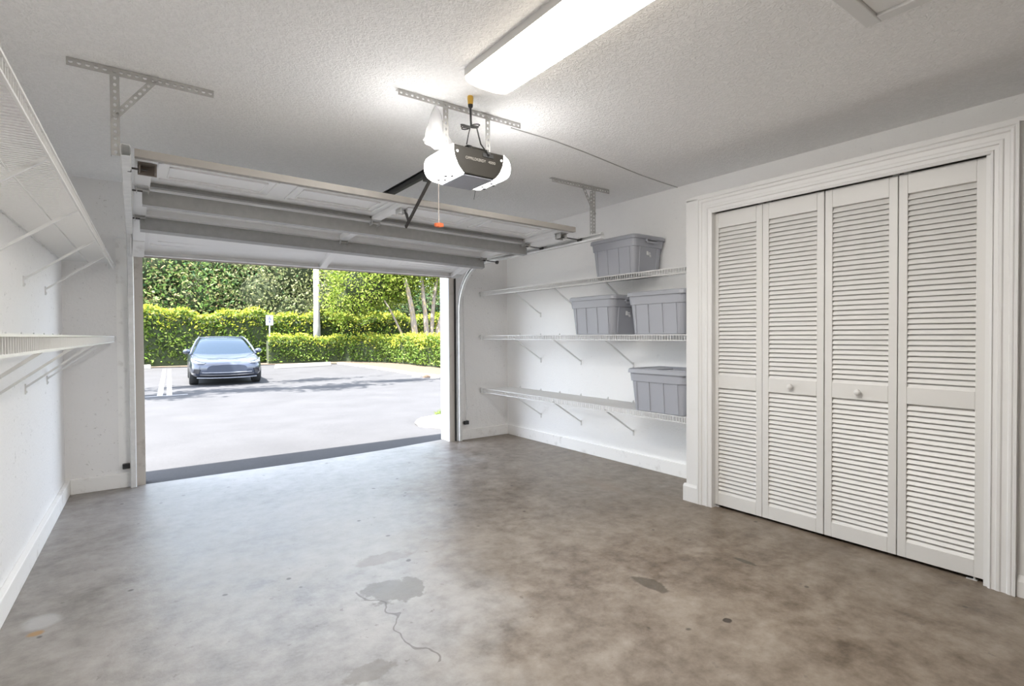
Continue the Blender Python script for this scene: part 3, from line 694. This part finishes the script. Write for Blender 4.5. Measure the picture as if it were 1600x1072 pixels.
# ------------------------------------------------------------------ storage totes
def rrect(hx, hy, r, n=6):
    pts = []
    for cx_, cy_, a0 in ((hx-r,hy-r,0),(-hx+r,hy-r,PI/2),(-hx+r,-hy+r,PI),(hx-r,-hy+r,3*PI/2)):
        for k in range(n+1):
            a = a0+PI/2*k/n; pts.append((cx_+r*math.cos(a), cy_+r*math.sin(a)))
    return pts
def make_tote():
    e = empty('storage_tote'); Hh = .335; LX, LY = .175, .235        # half depth, half length at the bottom
    b = MB(); lv = [(0,.0,.0),(.006,.004,0),(Hh*.70,.022,0),(Hh*.705,.030,0),(Hh-.03,.036,0)]
    rings = []
    for z, gr, _ in lv: rings.append([(x,y,z) for x,y in rrect(LX+gr, LY+gr*1.15, .045+gr*.3)])
    n = len(rings[0]); b.strip(None, lambda i: rings[i], len(rings), True); b.add(rings[0], [tuple(range(n))[::-1]]); b.add(rings[-1], [tuple(range(n))])
    body = b.build('body', M['tote'], e)
    def face_x(z): return LX + (.004 + .018*min(z,Hh*.7)/(Hh*.7))
    def face_y(z): return LY + 1.15*(.004+.018*min(z,Hh*.7)/(Hh*.7))
    # raised ribs on long and short faces
    for sx in (-1,1):
        for (ya,yb) in ((-.205,-.185),(-.075,-.058),(.062,.079),(.188,.208)):
            b = MB(); z0,z1 = .012,Hh*.70
            vs = []
            for z in (z0,z1):
                x = face_x(z)
                vs += [(sx*(x-.004),ya,z),(sx*(x+.006),ya+.002,z),(sx*(x+.006),yb-.002,z),(sx*(x-.004),yb,z)]
            b.add(vs, [(0,1,5,4),(1,2,6,5),(2,3,7,6),(3,2,1,0),(4,5,6,7)]); b.build('rib', M['tote'], body)
    for sy in (-1,1):
        for (xa,xb) in ((-.125,-.105),(.105,.125)):
            b = MB(); vs = []
            for z in (.012,Hh*.70):
                y = face_y(z); vs += [(xa,sy*(y-.004),z),(xa+.002,sy*(y+.006),z),(xb-.002,sy*(y+.006),z),(xb,sy*(y-.004),z)]
            b.add(vs, [(0,1,5,4),(1,2,6,5),(2,3,7,6),(3,2,1,0),(4,5,6,7)]); b.build('rib', M['tote'], body)
        yb_ = LY+.040
        b = MB(); b.box(-.065,.065,sy*(yb_-.01),sy*(yb_+.022),Hh-.055,Hh-.035); b.box(-.065,.065,sy*(yb_+.016),sy*(yb_+.022),Hh-.072,Hh-.04); b.build('handle', M['tote'], e, bevel=.004)
    b = MB(); yy = -(face_y(Hh*.55)+.001)
    for (x0,x1,z0,z1) in ((-.03,-.008,.165,.20),(-.002,.022,.18,.19),(-.002,.022,.165,.174),(.010,.030,.15,.168)): b.box(x0,x1,yy-.0015,yy+.004,z0,z1)
    b.build('sticker', M['sticker'], e)
    b = MB(); rings = []
    for z, gr in ((Hh-.034,.046),(Hh-.034,.054),(Hh-.008,.052),(Hh,.044),(Hh-.001,.030),(Hh-.014,.022),(Hh-.014,.01)):
        rings.append([(x,y,z) for x,y in rrect(LX+gr-.006, LY+gr, .055)])
    b.strip(None, lambda i: rings[i], len(rings), True); b.add(rings[-1], [tuple(range(n))]); b.add(rings[0], [tuple(range(n))[::-1]])
    for (x0,x1,y0,y1) in ((-.10,.10,-.20,-.06),(-.10,.10,.06,.20)): b.box(x0,x1,y0,y1,Hh-.015,Hh-.004)
    b.build('lid', M['lid'], e)
    return e
proto = make_tote(); gT = 'grey lidded storage totes on the wire shelves'
spots = [((3.545,3.150,1.704),.93,0.0,'grey lidded tote alone on the top wire shelf'),
         ((3.545,3.395,1.199),1.0,0.0,'grey lidded tote on the middle shelf, farther from the closet'),
         ((3.540,2.690,1.199),1.0,0.0,'grey lidded tote on the middle shelf beside the closet'),
         ((3.540,2.680,.582),1.0,0.0,'grey lidded tote alone on the lowest wire shelf')]
for i, (loc, sc, rz, lab) in enumerate(spots):
    o = proto if i == 0 else copy_tree(proto)
    o.location = loc; o.scale = (sc,sc,sc*1.02); o.rotation_euler = (0,0,rz); tag(o, lab, 'storage tote', gT)

# ------------------------------------------------------------------ outdoors: ground
def gpoly(name, pts, m, dz=0.0, parent=None, kind=None, th=.0):
    """polygon laid on the sloping ground"""
    b = MB(); vs = [(x,y,gz(y)+dz) for x,y in pts]; n = len(vs)
    if th:
        vs += [(x,y,gz(y)+dz-th) for x,y in pts]
        b.add(vs, [tuple(range(n)), tuple(range(n,2*n))[::-1]] + [(i,n+i,n+(i+1)%n,(i+1)%n) for i in range(n)])
    else: b.add(vs, [tuple(range(n))])
    return b.build(name, m, parent, kind=kind)
b = MB(); ys = [5.20,6.5,9,12,16.1,22,30,60]; xs = [-30,-8,0,8,16,45]
vs = [(x,y,gz(y)) for y in ys for x in xs]; nx = len(xs)
b.add(vs, [(j*nx+i,j*nx+i+1,(j+1)*nx+i+1,(j+1)*nx+i) for j in range(len(ys)-1) for i in range(nx-1)])
drive = b.build('driveway', M['asphalt'], kind=S)
for (xa,ya,xb,yb_,w) in ((.60,14.25,1.30,26.6,.11),(.78,14.22,1.47,26.5,.11),(-3.6,14.25,-2.9,26.5,.11),(-6,13.7,1.15,14.35,.10)):
    d = Vector((xb-xa,yb_-ya)).normalized(); p = Vector((-d.y,d.x))*w/2
    b = MB(); n = 8; vs = []
    for k in range(n+1):
        x = xa+(xb-xa)*k/n; y = ya+(yb_-ya)*k/n
        vs += [(x-p.x,y-p.y,gz(y-p.y)+.004),(x+p.x,y+p.y,gz(y+p.y)+.004)]
    b.add(vs, [(2*k,2*k+1,2*k+3,2*k+2) if False else (2*k+1,2*k,2*k+2,2*k+3) for k in range(n)])
    b.build('parking_stripe', M['paintw'], drive)
bed = [(-12,28.3),(0,28.1),(4.6,27.2),(7.0,26.6),(8.3,25.6),(8.35,22),(8.15,18.5),(7.95,16.8),(8.1,15),(8.6,13),(10,10.5),(14,9),(40,9),(40,58),(-12,58)]
gpoly('planting_bed', bed, M['mulch'], .03, kind=S)
b = MB()
edge = bed[4:11]
for (p, q) in zip(edge[:-1], edge[1:]):
    p = Vector(p); q = Vector(q); L_ = (q-p).length; n = max(1, round(L_/1.5))
    for k in range(n):
        a = p+(q-p)*(k/n); c = p+(q-p)*((k+.97)/n); z = gz((a.y+c.y)/2)
        b.bar((a.x,a.y,z+.035),(c.x,c.y,z+.035),.17,.10)
b.build('curb', M['conc'], kind=S, bevel=.02)
# wheel stops
def wheel_stop(x0,y0,x1,y1,label):
    a = Vector((x0,y0,0)); c = Vector((x1,y1,0)); mid = (a+c)/2; L_ = (c-a).length
    b = MB(); b.prism([(-.11,0),(-.08,.17),(.08,.17),(.11,0)], -L_/2, L_/2, lambda u,v,t:(t,u,v))
    o = b.build('wheel_stop', M['conc'], bevel=.015); o.location = (mid.x,mid.y,gz(mid.y)); o.rotation_euler = (0,0,math.atan2(y1-y0,x1-x0)); tag(o, label, 'wheel stop', 'concrete wheel stops'); return o
wheel_stop(5.05,23.7,7.55,24.5,'white concrete wheel stop at the foot of the low hedge')
wheel_stop(-1.7,27.2,.85,27.5,'white concrete wheel stop at the tall hedge beyond the painted stripes')
# curb end and grass tuft by the right jamb
def rock(name, c, r, m, seed, label, cat, group=None):
    rr = random.Random(seed); b = MB(); rings = []
    for i in range(7):
        t = PI/2*i/6; ring = []
        for k in range(14):
            a = 2*PI*k/14; q = 1+.10*math.sin(2*a+seed)+.08*rr.uniform(-1,1)
            ring.append((r[0]*math.cos(a)*math.cos(t)*q, r[1]*math.sin(a)*math.cos(t)*q, r[2]*math.sin(t)))
        rings.append(ring)
    b.strip(None, lambda i: rings[i], 7, True); o = b.build(name, m, smooth=True); o.location = c; tag(o, label, cat, group); return o
rock('curb_end', (3.75,6.42,gz(6.3)-.01), (.55,.62,.12), M['conc'], 3, 'rounded pale concrete curb end just outside the opening with grass behind', 'curb')
def leaves(name, pts, size, m, parent=None, flat=.0, asp=.5):
    n = len(pts); pts = np.asarray(pts, float)
    d = rng.normal(size=(n,3)); d /= np.linalg.norm(d,axis=1)[:,None]
    u = rng.normal(size=(n,3)); u[:,2] += flat; u -= (u*d).sum(1)[:,None]*d; u /= np.linalg.norm(u,axis=1)[:,None]
    s = size*(.6+.8*rng.random(n))[:,None]
    v = np.empty((n,4,3)); v[:,0] = pts-d*s*.5; v[:,1] = pts+u*s*asp*.5; v[:,2] = pts+d*s*.5; v[:,3] = pts-u*s*asp*.5
    me = bpy.data.meshes.new(name); me.vertices.add(4*n); me.vertices.foreach_set('co', v.ravel())
    me.loops.add(4*n); me.loops.foreach_set('vertex_index', np.arange(4*n, dtype=np.int32))
    me.polygons.add(n); me.polygons.foreach_set('loop_start', np.arange(0,4*n,4,dtype=np.int32)); me.polygons.foreach_set('loop_total', np.full(n,4,dtype=np.int32))
    me.update(calc_edges=True); me.validate(); me.materials.append(m)
    o = bpy.data.objects.new(name, me); COL.objects.link(o)
    if parent is not None: o.parent = parent
    return o
a = rng.random(500)*2*PI; q = np.sqrt(rng.random(500)); pts = np.stack([4.0+.4*q*np.cos(a), 6.75+.4*q*np.sin(a), np.full(500,gz(6.7)+.05)+.07*rng.random(500)],1)
o = leaves('grass', pts, .10, M['grass'], None, 0, .15); tag(o, 'tuft of bright grass behind the pale curb end', 'grass', kind='stuff')
for k, (x,y,r) in enumerate(((7.72,15.9,.16),(7.80,15.35,.12),(7.78,14.75,.14))):
    rock('stone', (x,y,gz(y)), (r,r*.8,r*.8), M['mulch'] if k == 1 else M['conc'], 20+k, ('grey stone at the curb, farthest of three from the garage','brown stone at the curb between two grey stones','grey stone at the curb, nearest of three to the garage')[k], 'stone', 'stones along the curb')

# hedges
def hedge(label, path, width, h, n, nn_, lab_cat='hedge', size=.13):
    """path [(x,y)] front line; grows to the left-hand normal side"""
    c = empty('hedge', (path[0][0], path[0][1], gz(path[0][1]))); tag(c, label, lab_cat)
    ox, oy, oz = c.location
    segs = [(Vector(p),Vector(q)) for p,q in zip(path[:-1],path[1:])]; ls = [ (q-p).length for p,q in segs]; tot = sum(ls)
    def at(t):
        t *= tot
        for (p,q),l in zip(segs,ls):
            if t <= l: d = (q-p)/l; return p+d*t, Vector((-d.y,d.x))
            t -= l
        d = (segs[-1][1]-segs[-1][0]).normalized(); return segs[-1][1], Vector((-d.y,d.x))
    wob = lambda t: 1+.05*math.sin(t*tot*1.7)+.04*math.sin(t*tot*4.1+1)
    b = MB(); rings = []
    for i in range(41):
        p, nrm = at(i/40); hh = h*wob(i/40)-.18
        rings.append([(p.x+nrm.x*w-ox, p.y+nrm.y*w-oy, z-.02) for w,z in ((.18,0.05),(.14,hh*.9),(.3,hh),(width-.3,hh),(width-.14,hh*.9),(width-.18,0.05))])
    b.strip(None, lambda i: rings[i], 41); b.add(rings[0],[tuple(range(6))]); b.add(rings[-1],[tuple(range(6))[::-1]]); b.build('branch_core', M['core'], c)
    pts = []; pn = []
    for i in range(n):
        t = rng.random(); p, nrm = at(t); hh = h*wob(t); r = rng.random()
        if r < .62: w = .02+.16*rng.random(); z = .12+(hh-.12)*rng.random()**.85
        elif r < .88: w = width*rng.random(); z = hh-.16*rng.random()
        else: w = width-.16*rng.random(); z = .1+hh*.95*rng.random()
        bulge = .07*math.sin(t*tot*2.3+z*3)
        pts.append((p.x+nrm.x*(w+bulge)-ox, p.y+nrm.y*(w+bulge)-oy, z))
    for i in range(nn_):
        t = rng.random(); p, nrm = at(t); hh = h*wob(t)
        w = width*rng.random()**2.2*.8+.0; z = hh-.05+.22*rng.random()**2-(h*.36*rng.random()**1.7 if w < .25 else 0)
        pn.append((p.x+nrm.x*w-ox, p.y+nrm.y*w-oy, z))
    leaves('foliage', pts, size, M['lf_hedge'], c); leaves('new_growth', pn, size*.95, M['lf_new'], c, .3)
    return c
hedge('long clipped hedge with yellow new growth behind the parked car', [(-7,28.6),(3,28.6),(16,29.0)], 1.8, 2.50, 15000, 5500, size=.17)
hedge('low clipped hedge in front of the light pole and tree', [(5.55,27.4),(9.2,27.0),(10.35,24.0),(10.15,18.6),(10.6,14.5),(12.5,11.5)], 1.5, 1.30, 14000, 5200, size=.13)

# trees
def tree(label, base, trunk_h, blobs, m, n, size, trunks, group=None, tr=.12, twigs=0):
    c = empty('tree', (base[0], base[1], gz(base[1]))); tag(c, label, 'tree', group)
    b = MB()
    for (dx,dy,tx,ty,th,r) in trunks:
        pts = []
        for k in range(7):
            t = k/6; pts.append((dx+(tx-dx)*t+.08*math.sin(5*t+dx*9), dy+(ty-dy)*t+.06*math.cos(4*t+dx*7), th*t))
        b.tube(pts, [r*(1-.55*k/6) for k in range(7)], 10)
    b.build('trunk', M['bark'], c, smooth=True)
    tot = sum(q[3]*q[4]*q[5] for q in blobs)**1; pts = []; bc = MB()
    for (x,y,z,rx,ry,rz) in blobs:
        k = max(50, int(n*(rx*ry*rz)**(2/3)/sum((q[3]*q[4]*q[5])**(2/3) for q in blobs)))
        d = rng.normal(size=(k,3)); d /= np.linalg.norm(d,axis=1)[:,None]
        cl = rng.normal(size=(max(6,k//45),3)); cl /= np.linalg.norm(cl,axis=1)[:,None]
        idx = rng.integers(0,len(cl),k); d2 = cl[idx]+rng.normal(size=(k,3))*.22
        d = np.where(rng.random(k)[:,None] < .62, d2, d*(.80+.22*rng.random(k)[:,None]))
        pts.append(d*np.array([rx,ry,rz])+np.array([x,y,z]))
    leaves('crown', np.concatenate(pts), size, m, c)
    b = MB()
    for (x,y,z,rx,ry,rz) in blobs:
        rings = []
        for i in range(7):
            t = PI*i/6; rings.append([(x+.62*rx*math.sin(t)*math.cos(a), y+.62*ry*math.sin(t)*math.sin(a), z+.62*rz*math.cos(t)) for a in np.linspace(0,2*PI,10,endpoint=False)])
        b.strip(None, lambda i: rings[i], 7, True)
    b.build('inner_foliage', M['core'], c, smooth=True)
    return c
gt = 'trees beyond the hedge'
def dense(x, y, lab, m, hgt=8, r=3.2, n=11000, size=.21):
    bl = [(0,0,hgt*.62,r,r*.9,hgt*.40),(-r*.55,-.6,hgt*.40,r*.75,r*.7,hgt*.28),(r*.6,-.5,hgt*.38,r*.7,r*.7,hgt*.27),(0,-1.0,hgt*.30,r*.9,r*.6,hgt*.20)]
    return tree(lab, (x,y), hgt, bl, m, n, size, [(0,0,.3,.2,hgt*.6,.22),(.2,0,-.8,0,hgt*.5,.14)], gt)
dense(-3.6, 34, 'dark green tree beyond the hedge, farthest from the light pole', M['lf_dark'])
dense(1.0, 33.5, 'mid green brownish tree beyond the hedge above the painted stripes', M['lf_mid'], 8, 3.2)
dense(4.6, 34.5, 'dark green tree beyond the hedge, right above the car', M['lf_dark'], 8.6, 3.5)
dense(7.75, 32.8, 'pale olive feathery tree beyond the hedge above the parking sign', M['lf_pale'], 8.5, 2.8, 14000, .17)
dense(11.4, 35.5, 'dark green tree beyond the hedge, behind the light pole', M['lf_dark'], 8.5, 2.8)
dense(15.5, 36, 'dark green tree far back behind the bright spreading tree', M['lf_dark'], 9, 3.6)
dense(20.5, 34, 'dark green tree far back behind the pale trunks', M['lf_dark'], 9, 3.6)
tree('bright green spreading tree with several pale trunks behind the low hedge', (12.35,24.4), 3,
     [(-2.5,1.6,4.0,1.9,1.7,1.6),(-1.0,1.0,5.4,2.6,2.0,1.6),(1.2,.6,5.6,2.6,2.0,1.7),(-2.4,1.9,5.5,1.9,1.7,1.5),(2.9,1.6,5.0,1.7,1.6,1.5),(-3.1,2.2,3.1,1.1,1.0,1.0),(-1.1,1.6,3.9,1.2,1.1,1.1)], M['lf_bright'], 30000, .135,
     [(-.22,0,-1.15,0,4.2,.20),(0,-.1,-.05,.2,4.5,.17),(.12,.1,.75,.1,4.3,.15),(.25,0,1.7,.2,4.2,.19),(.05,.2,.35,.8,4.2,.14),(-.3,.1,-2.1,.4,3.1,.08),(.3,.1,2.4,.5,3.6,.10)])
# shade tree standing beside the drive, out of the opening's view; its crown shades the drive
tree('tall shade tree casting shadows over the drive before the car', (-3.2,13.2), 6,
     [(1.0,.2,7.2,1.6,1.0,.8),(2.9,.4,7.4,1.4,.9,.7),(4.8,-.2,7.6,1.6,.8,.7),(6.8,.5,7.8,1.5,.8,.6),(2.0,2.6,7.4,1.6,.7,.6),(5.0,2.7,7.7,1.5,.6,.6),(-.6,1.5,7.0,1.4,1.2,.8)], M['lf_bright'], 1900, .26,
     [(0,0,.6,.1,6.6,.2),(.5,0,2.9,.4,7.3,.08),(.6,.1,5.0,-.1,7.5,.06),(.5,.1,2.0,2.6,7.3,.06)])

# light pole
e = empty('light_pole', (7.35,26.2,gz(26))); tag(e, 'pale round light pole rising behind the low hedge', 'light pole')
e.location = (8.13, 28.55, gz(28))
b = MB(); b.tube([(0,0,0),(0,0,1.9),(0,0,2.1),(0,0,7.5)], [.185,.18,.165,.125], 16); b.build('shaft', M['pole'], e, smooth=True)
b = MB(); b.box(-.06,.06,-1.0,.1,7.42,7.5); b.box(-.16,.16,-1.5,-.9,7.36,7.5); b.build('lamp_head', M['post'], e)
# accessible parking sign
e = empty('parking_sign', (5.66,27.75,gz(27))); tag(e, 'white accessible parking sign on a thin post before the tall hedge', 'sign')
b = MB(); b.box(-.03,.03,0,.025,0,2.35); b.build('post', M['post'], e)
b = MB(); b.prism([(x,z) for x,z in rrect(.17,.25,.03)], -.008, 0, lambda u,v,t:(u,t,v+2.14)); pl = b.build('sign_plate', M['signw'], e)
b = MB(); yq = -.0095
def fl(b, pts): b.prism(pts, yq, -.008, lambda u,v,t:(u,t,v+2.14))
fl(b, [(.012*math.cos(t)*1.6-.0, .165+.012*math.sin(t)*1.6) for t in np.linspace(0,2*PI,10,endpoint=False)])
fl(b, [(-.014,.14),(.012,.14),(.016,.085),(.06,.085),(.085,.035),(.072,.028),(.05,.068),(-.01,.068)])
for k in range(10):
    a0 = PI*.75+k*PI*1.25/10; a1 = PI*.75+(k+1)*PI*1.25/10
    fl(b, [(.058*math.cos(a0)+.005,.06+.058*math.sin(a0)),(.058*math.cos(a1)+.005,.06+.058*math.sin(a1)),(.042*math.cos(a1)+.005,.06+.042*math.sin(a1)),(.042*math.cos(a0)+.005,.06+.042*math.sin(a0))])
fl(b, [(-.03,-.06),(.03,-.06),(.03,-.085),(-.03,-.085)]); fl(b, [(-.012,-.03),(.012,-.03),(.012,-.12),(-.012,-.12)])
b.build('symbol', M['signb'], pl)

# ------------------------------------------------------------------ car (front towards -y in its frame)
car = empty('car', (2.29, 16.62, gz(17)), math.radians(-4)); tag(car, 'dark blue grey sedan parked facing the garage on the drive', 'car')
st = [ # y, half width, z bottom, z top centre, z shoulder, 
 (0.00,.50,.33,.565,.55),(.04,.70,.26,.615,.60),(.14,.82,.21,.655,.65),(.35,.90,.19,.70,.715),(.75,.925,.19,.755,.79),(1.15,.928,.19,.80,.84),(1.55,.928,.19,.835,.875),
 (2.2,.925,.20,.88,.915),(3.0,.925,.20,.93,.96),(3.7,.925,.22,1.00,1.01),(4.2,.90,.26,1.06,1.04),(4.55,.82,.32,1.05,1.02),(4.68,.70,.40,.92,.90)]
b = MB(); rings = []
for (y,w,zb,zt,zs) in st:
    half = [(0,zb),(w*.70,zb),(w*.94,zb+.05),(w,zb+(zs-zb)*.40),(w*.985,zb+(zs-zb)*.72),(w*.945,zs-.035),(w*.86,zs),(w*.66,zt+ (zs-zt)*.45 +.004),(w*.35,zt+.006),(0,zt+.012)]
    rings.append([(x,y,z) for x,z in half] + [(-x,y,z) for x,z in reversed(half[1:-1])])
n = len(rings[0]); b.strip(None, lambda i: rings[i], len(rings), True); b.add(rings[0],[tuple(range(n))]); b.add(rings[-1],[tuple(range(n))[::-1]])
body = b.build('body', M['carp'], car, smooth=True); s_ = body.modifiers.new('smooth','SUBSURF'); s_.levels = 2; s_.render_levels = 2
cab = [(1.36,.79,.83,.82),(1.72,.735,.79,1.05),(2.08,.66,.755,1.24),(2.4,.60,.735,1.345),(2.9,.585,.72,1.385),(3.4,.565,.70,1.35),(3.9,.52,.69,1.24),(4.25,.50,.68,1.06)]
b = MB(); rings = []
for (y,wt,wb,zt) in cab:
    half = [(0,zt),(wt*.6,zt-.008),(wt*.92,zt-.03),(wt,zt-.055),(wb+.02+(wt-wb)*.5,.85+max(0,zt-.85)*.45),(wb+.06,.80)]
    half = [(x,max(z,.79)) for x,z in half]
    rings.append([(-x,y,z) for x,z in reversed(half)] + [(x,y,z) for x,z in half[1:]])
b.strip(None, lambda i: rings[i], len(rings)); cb = b.build('cabin_glass', M['glass'], car, smooth=True); s_ = cb.modifiers.new('smooth','SUBSURF'); s_.levels = 2; s_.render_levels = 2
for s in (-1,1):
    b = MB(); b.tube([(s*.865,1.36,.84),(s*.79,1.75,1.04),(s*.70,2.12,1.225),(s*.625,2.42,1.32),(s*.60,2.9,1.36),(s*.58,3.4,1.325),(s*.60,3.95,1.19),(s*.66,4.3,1.05)], [.03,.032,.03,.03,.028,.028,.03,.03], 8); b.build('roof_pillar', M['carp'], car, smooth=True)
b = MB(); b.tube([(-.63,2.38,1.32),(-.33,2.35,1.345),(0,2.34,1.352),(.33,2.35,1.345),(.63,2.38,1.32)], .016, 8); b.build('windscreen_header', M['carp'], car, smooth=True)
for s in (-1,1):   # headlamps
    b = MB(); q = [(s*.52,.085,.628),(s*.66,.11,.655),(s*.80,.27,.712),(s*.862,.50,.755),(s*.87,.42,.70),(s*.845,.22,.650),(s*.73,.085,.605),(s*.58,.055,.600)]
    c_ = tuple(sum(p[i] for p in q)/8 for i in range(3)); c_ = (c_[0], c_[1]-.05, c_[2]+.012)
    vs = [(x,y-.018,z+.012) for x,y,z in q] + [(x,y+.06,z-.02) for x,y,z in q] + [c_]
    fs = [(i,(i+1)%8,16) for i in range(8)] + [(i,8+i,8+(i+1)%8,(i+1)%8) for i in range(8)]
    if s > 0: fs = [f[::-1] for f in fs]
    b.add(vs, fs); b.build('headlamp', M['hlamp'], car, smooth=True)
    b = MB(); b.box(s*.90,s*1.02,1.50,1.54,.86,.90); b.build('mirror_arm', M['cblk'], car)
    b = MB(); rg_ = []
    for k,(yy,rx,rz) in enumerate(((1.44,.04,.03),(1.46,.085,.06),(1.52,.10,.072),(1.60,.095,.07),(1.62,.08,.055))):
        rg_.append([(s*.955+rx*math.cos(t), yy, .925+rz*math.sin(t)) for t in np.linspace(0,2*PI,14,endpoint=False)])
    b.strip(None, lambda i: rg_[i], 5, True); b.add(rg_[0],[tuple(range(14))]); b.add(rg_[-1],[tuple(range(14))[::-1]]); b.build('mirror', M['carp'], car, smooth=True)
b = MB(); b.tube([(-.66,.05,.30),(-.4,-.012,.285),(0,-.03,.28),(.4,-.012,.285),(.66,.05,.30)], .028, 8); b.build('lower_intake', M['cblk'], car, smooth=True)
b = MB(); b.tube([(-.74,.08,.225),(-.4,-.015,.215),(0,-.03,.21),(.4,-.015,.215),(.74,.08,.225)], .014, 8); b.build('lip_spoiler', M['bright'], car, smooth=True)
b = MB(); b.tube([(-.62,.03,.365),(-.4,-.008,.36),(0,-.02,.355),(.4,-.008,.36),(.62,.03,.365)], .010, 8); b.build('bumper_strip', M['bright'], car, smooth=True)
for s in (-1,1):
    b = MB(); b.add([(s*.66,.012,.46),(s*.80,.10,.47),(s*.83,.16,.36),(s*.70,.045,.33),(s*.66,.05,.46),(s*.80,.14,.47),(s*.83,.20,.36),(s*.70,.085,.33)], [(0,1,2,3) if s>0 else (3,2,1,0),(0,4,5,1),(1,5,6,2),(2,6,7,3),(3,7,4,0)]); b.build('side_vent', M['cblk'], car)
for y in (.85,3.72):
    for s in (-1,1):
        x = s*.80
        b = MB(); pr_ = [(-.105,.27),(-.115,.31),(-.09,.335),(.09,.335),(.115,.31),(.105,.27)]
        rg_ = [[(x+u, y+r*math.cos(t), .335+r*math.sin(t)) for u,r in pr_] for t in np.linspace(0,2*PI,33)]
        b.strip(None, lambda i: rg_[i], 33); w_ = b.build('wheel', M['tyre'], car, smooth=True)
        b = MB(); b.cyl((x-.09,y,.335),(x+.09,y,.335),.07,14)
        for k in range(10):
            t = 2*PI*k/10; b.bar((x+s*.085,y+.05*math.cos(t),.335+.05*math.sin(t)),(x+s*.08,y+.272*math.cos(t),.335+.272*math.sin(t)),.045,.02,(1,0,0))
        b.tube([(x-.08,y,.335),(x-.07,y,.335)], .27, 24); b.build('rim', M['rim'], w_)

# ------------------------------------------------------------------ camera, light, world
cam = bpy.data.cameras.new('camera'); co_ = bpy.data.objects.new('camera', cam); COL.objects.link(co_)
f_px, yaw, pit, rol, cyp = 827.5, .6302, .0151, -.0053, 536.0
cam.sensor_width = 36; cam.sensor_fit = 'HORIZONTAL'; cam.lens = 36*f_px/1600; cam.clip_start = .05; cam.clip_end = 300
fw = Vector((math.sin(yaw)*math.cos(pit), math.cos(yaw)*math.cos(pit), -math.sin(pit)))
rt = Vector((math.cos(yaw), -math.sin(yaw), 0)); up = rt.cross(fw)
cr, sr_ = math.cos(rol), math.sin(rol)
r2 = rt*cr + up*sr_; u2 = -rt*sr_ + up*cr
co_.matrix_world = Matrix(((r2.x,u2.x,-fw.x,0),(r2.y,u2.y,-fw.y,0),(r2.z,u2.z,-fw.z,1.2),(0,0,0,1)))
SC.camera = co_
sun = bpy.data.lights.new('sun','SUN'); sun.energy = 30; sun.angle = math.radians(.6); sun.color = (1,.965,.90)
so_ = bpy.data.objects.new('sun', sun); COL.objects.link(so_)
sd = Vector((-.38,-.13,1)).normalized(); so_.rotation_euler = sd.to_track_quat('Z','Y').to_euler(); so_.location = (0,0,30)
w = bpy.data.worlds.new('world'); SC.world = w; w.use_nodes = True; nt = w.node_tree; bg = nt.nodes['Background']
sky = nt.nodes.new('ShaderNodeTexSky'); sky.sky_type = 'NISHITA'; sky.sun_disc = False; sky.sun_elevation = math.radians(68); sky.sun_rotation = math.atan2(sd.x, sd.y)
sky.air_density = 1.0; sky.dust_density = 1.5
hs = nt.nodes.new('ShaderNodeHueSaturation'); hs.inputs['Saturation'].default_value = .52; nt.links.new(sky.outputs[0], hs.inputs['Color']); nt.links.new(hs.outputs[0], bg.inputs[0]); bg.inputs[1].default_value = 1.0
SC.view_settings.view_transform = 'Standard'; SC.view_settings.look = 'None'; SC.view_settings.exposure = 0.46; SC.view_settings.gamma = 1; SC.view_settings.use_curve_mapping = False
SC.cycles.use_denoising = True; SC.cycles.max_bounces = 12; SC.cycles.diffuse_bounces = 10; SC.cycles.sample_clamp_indirect = 40
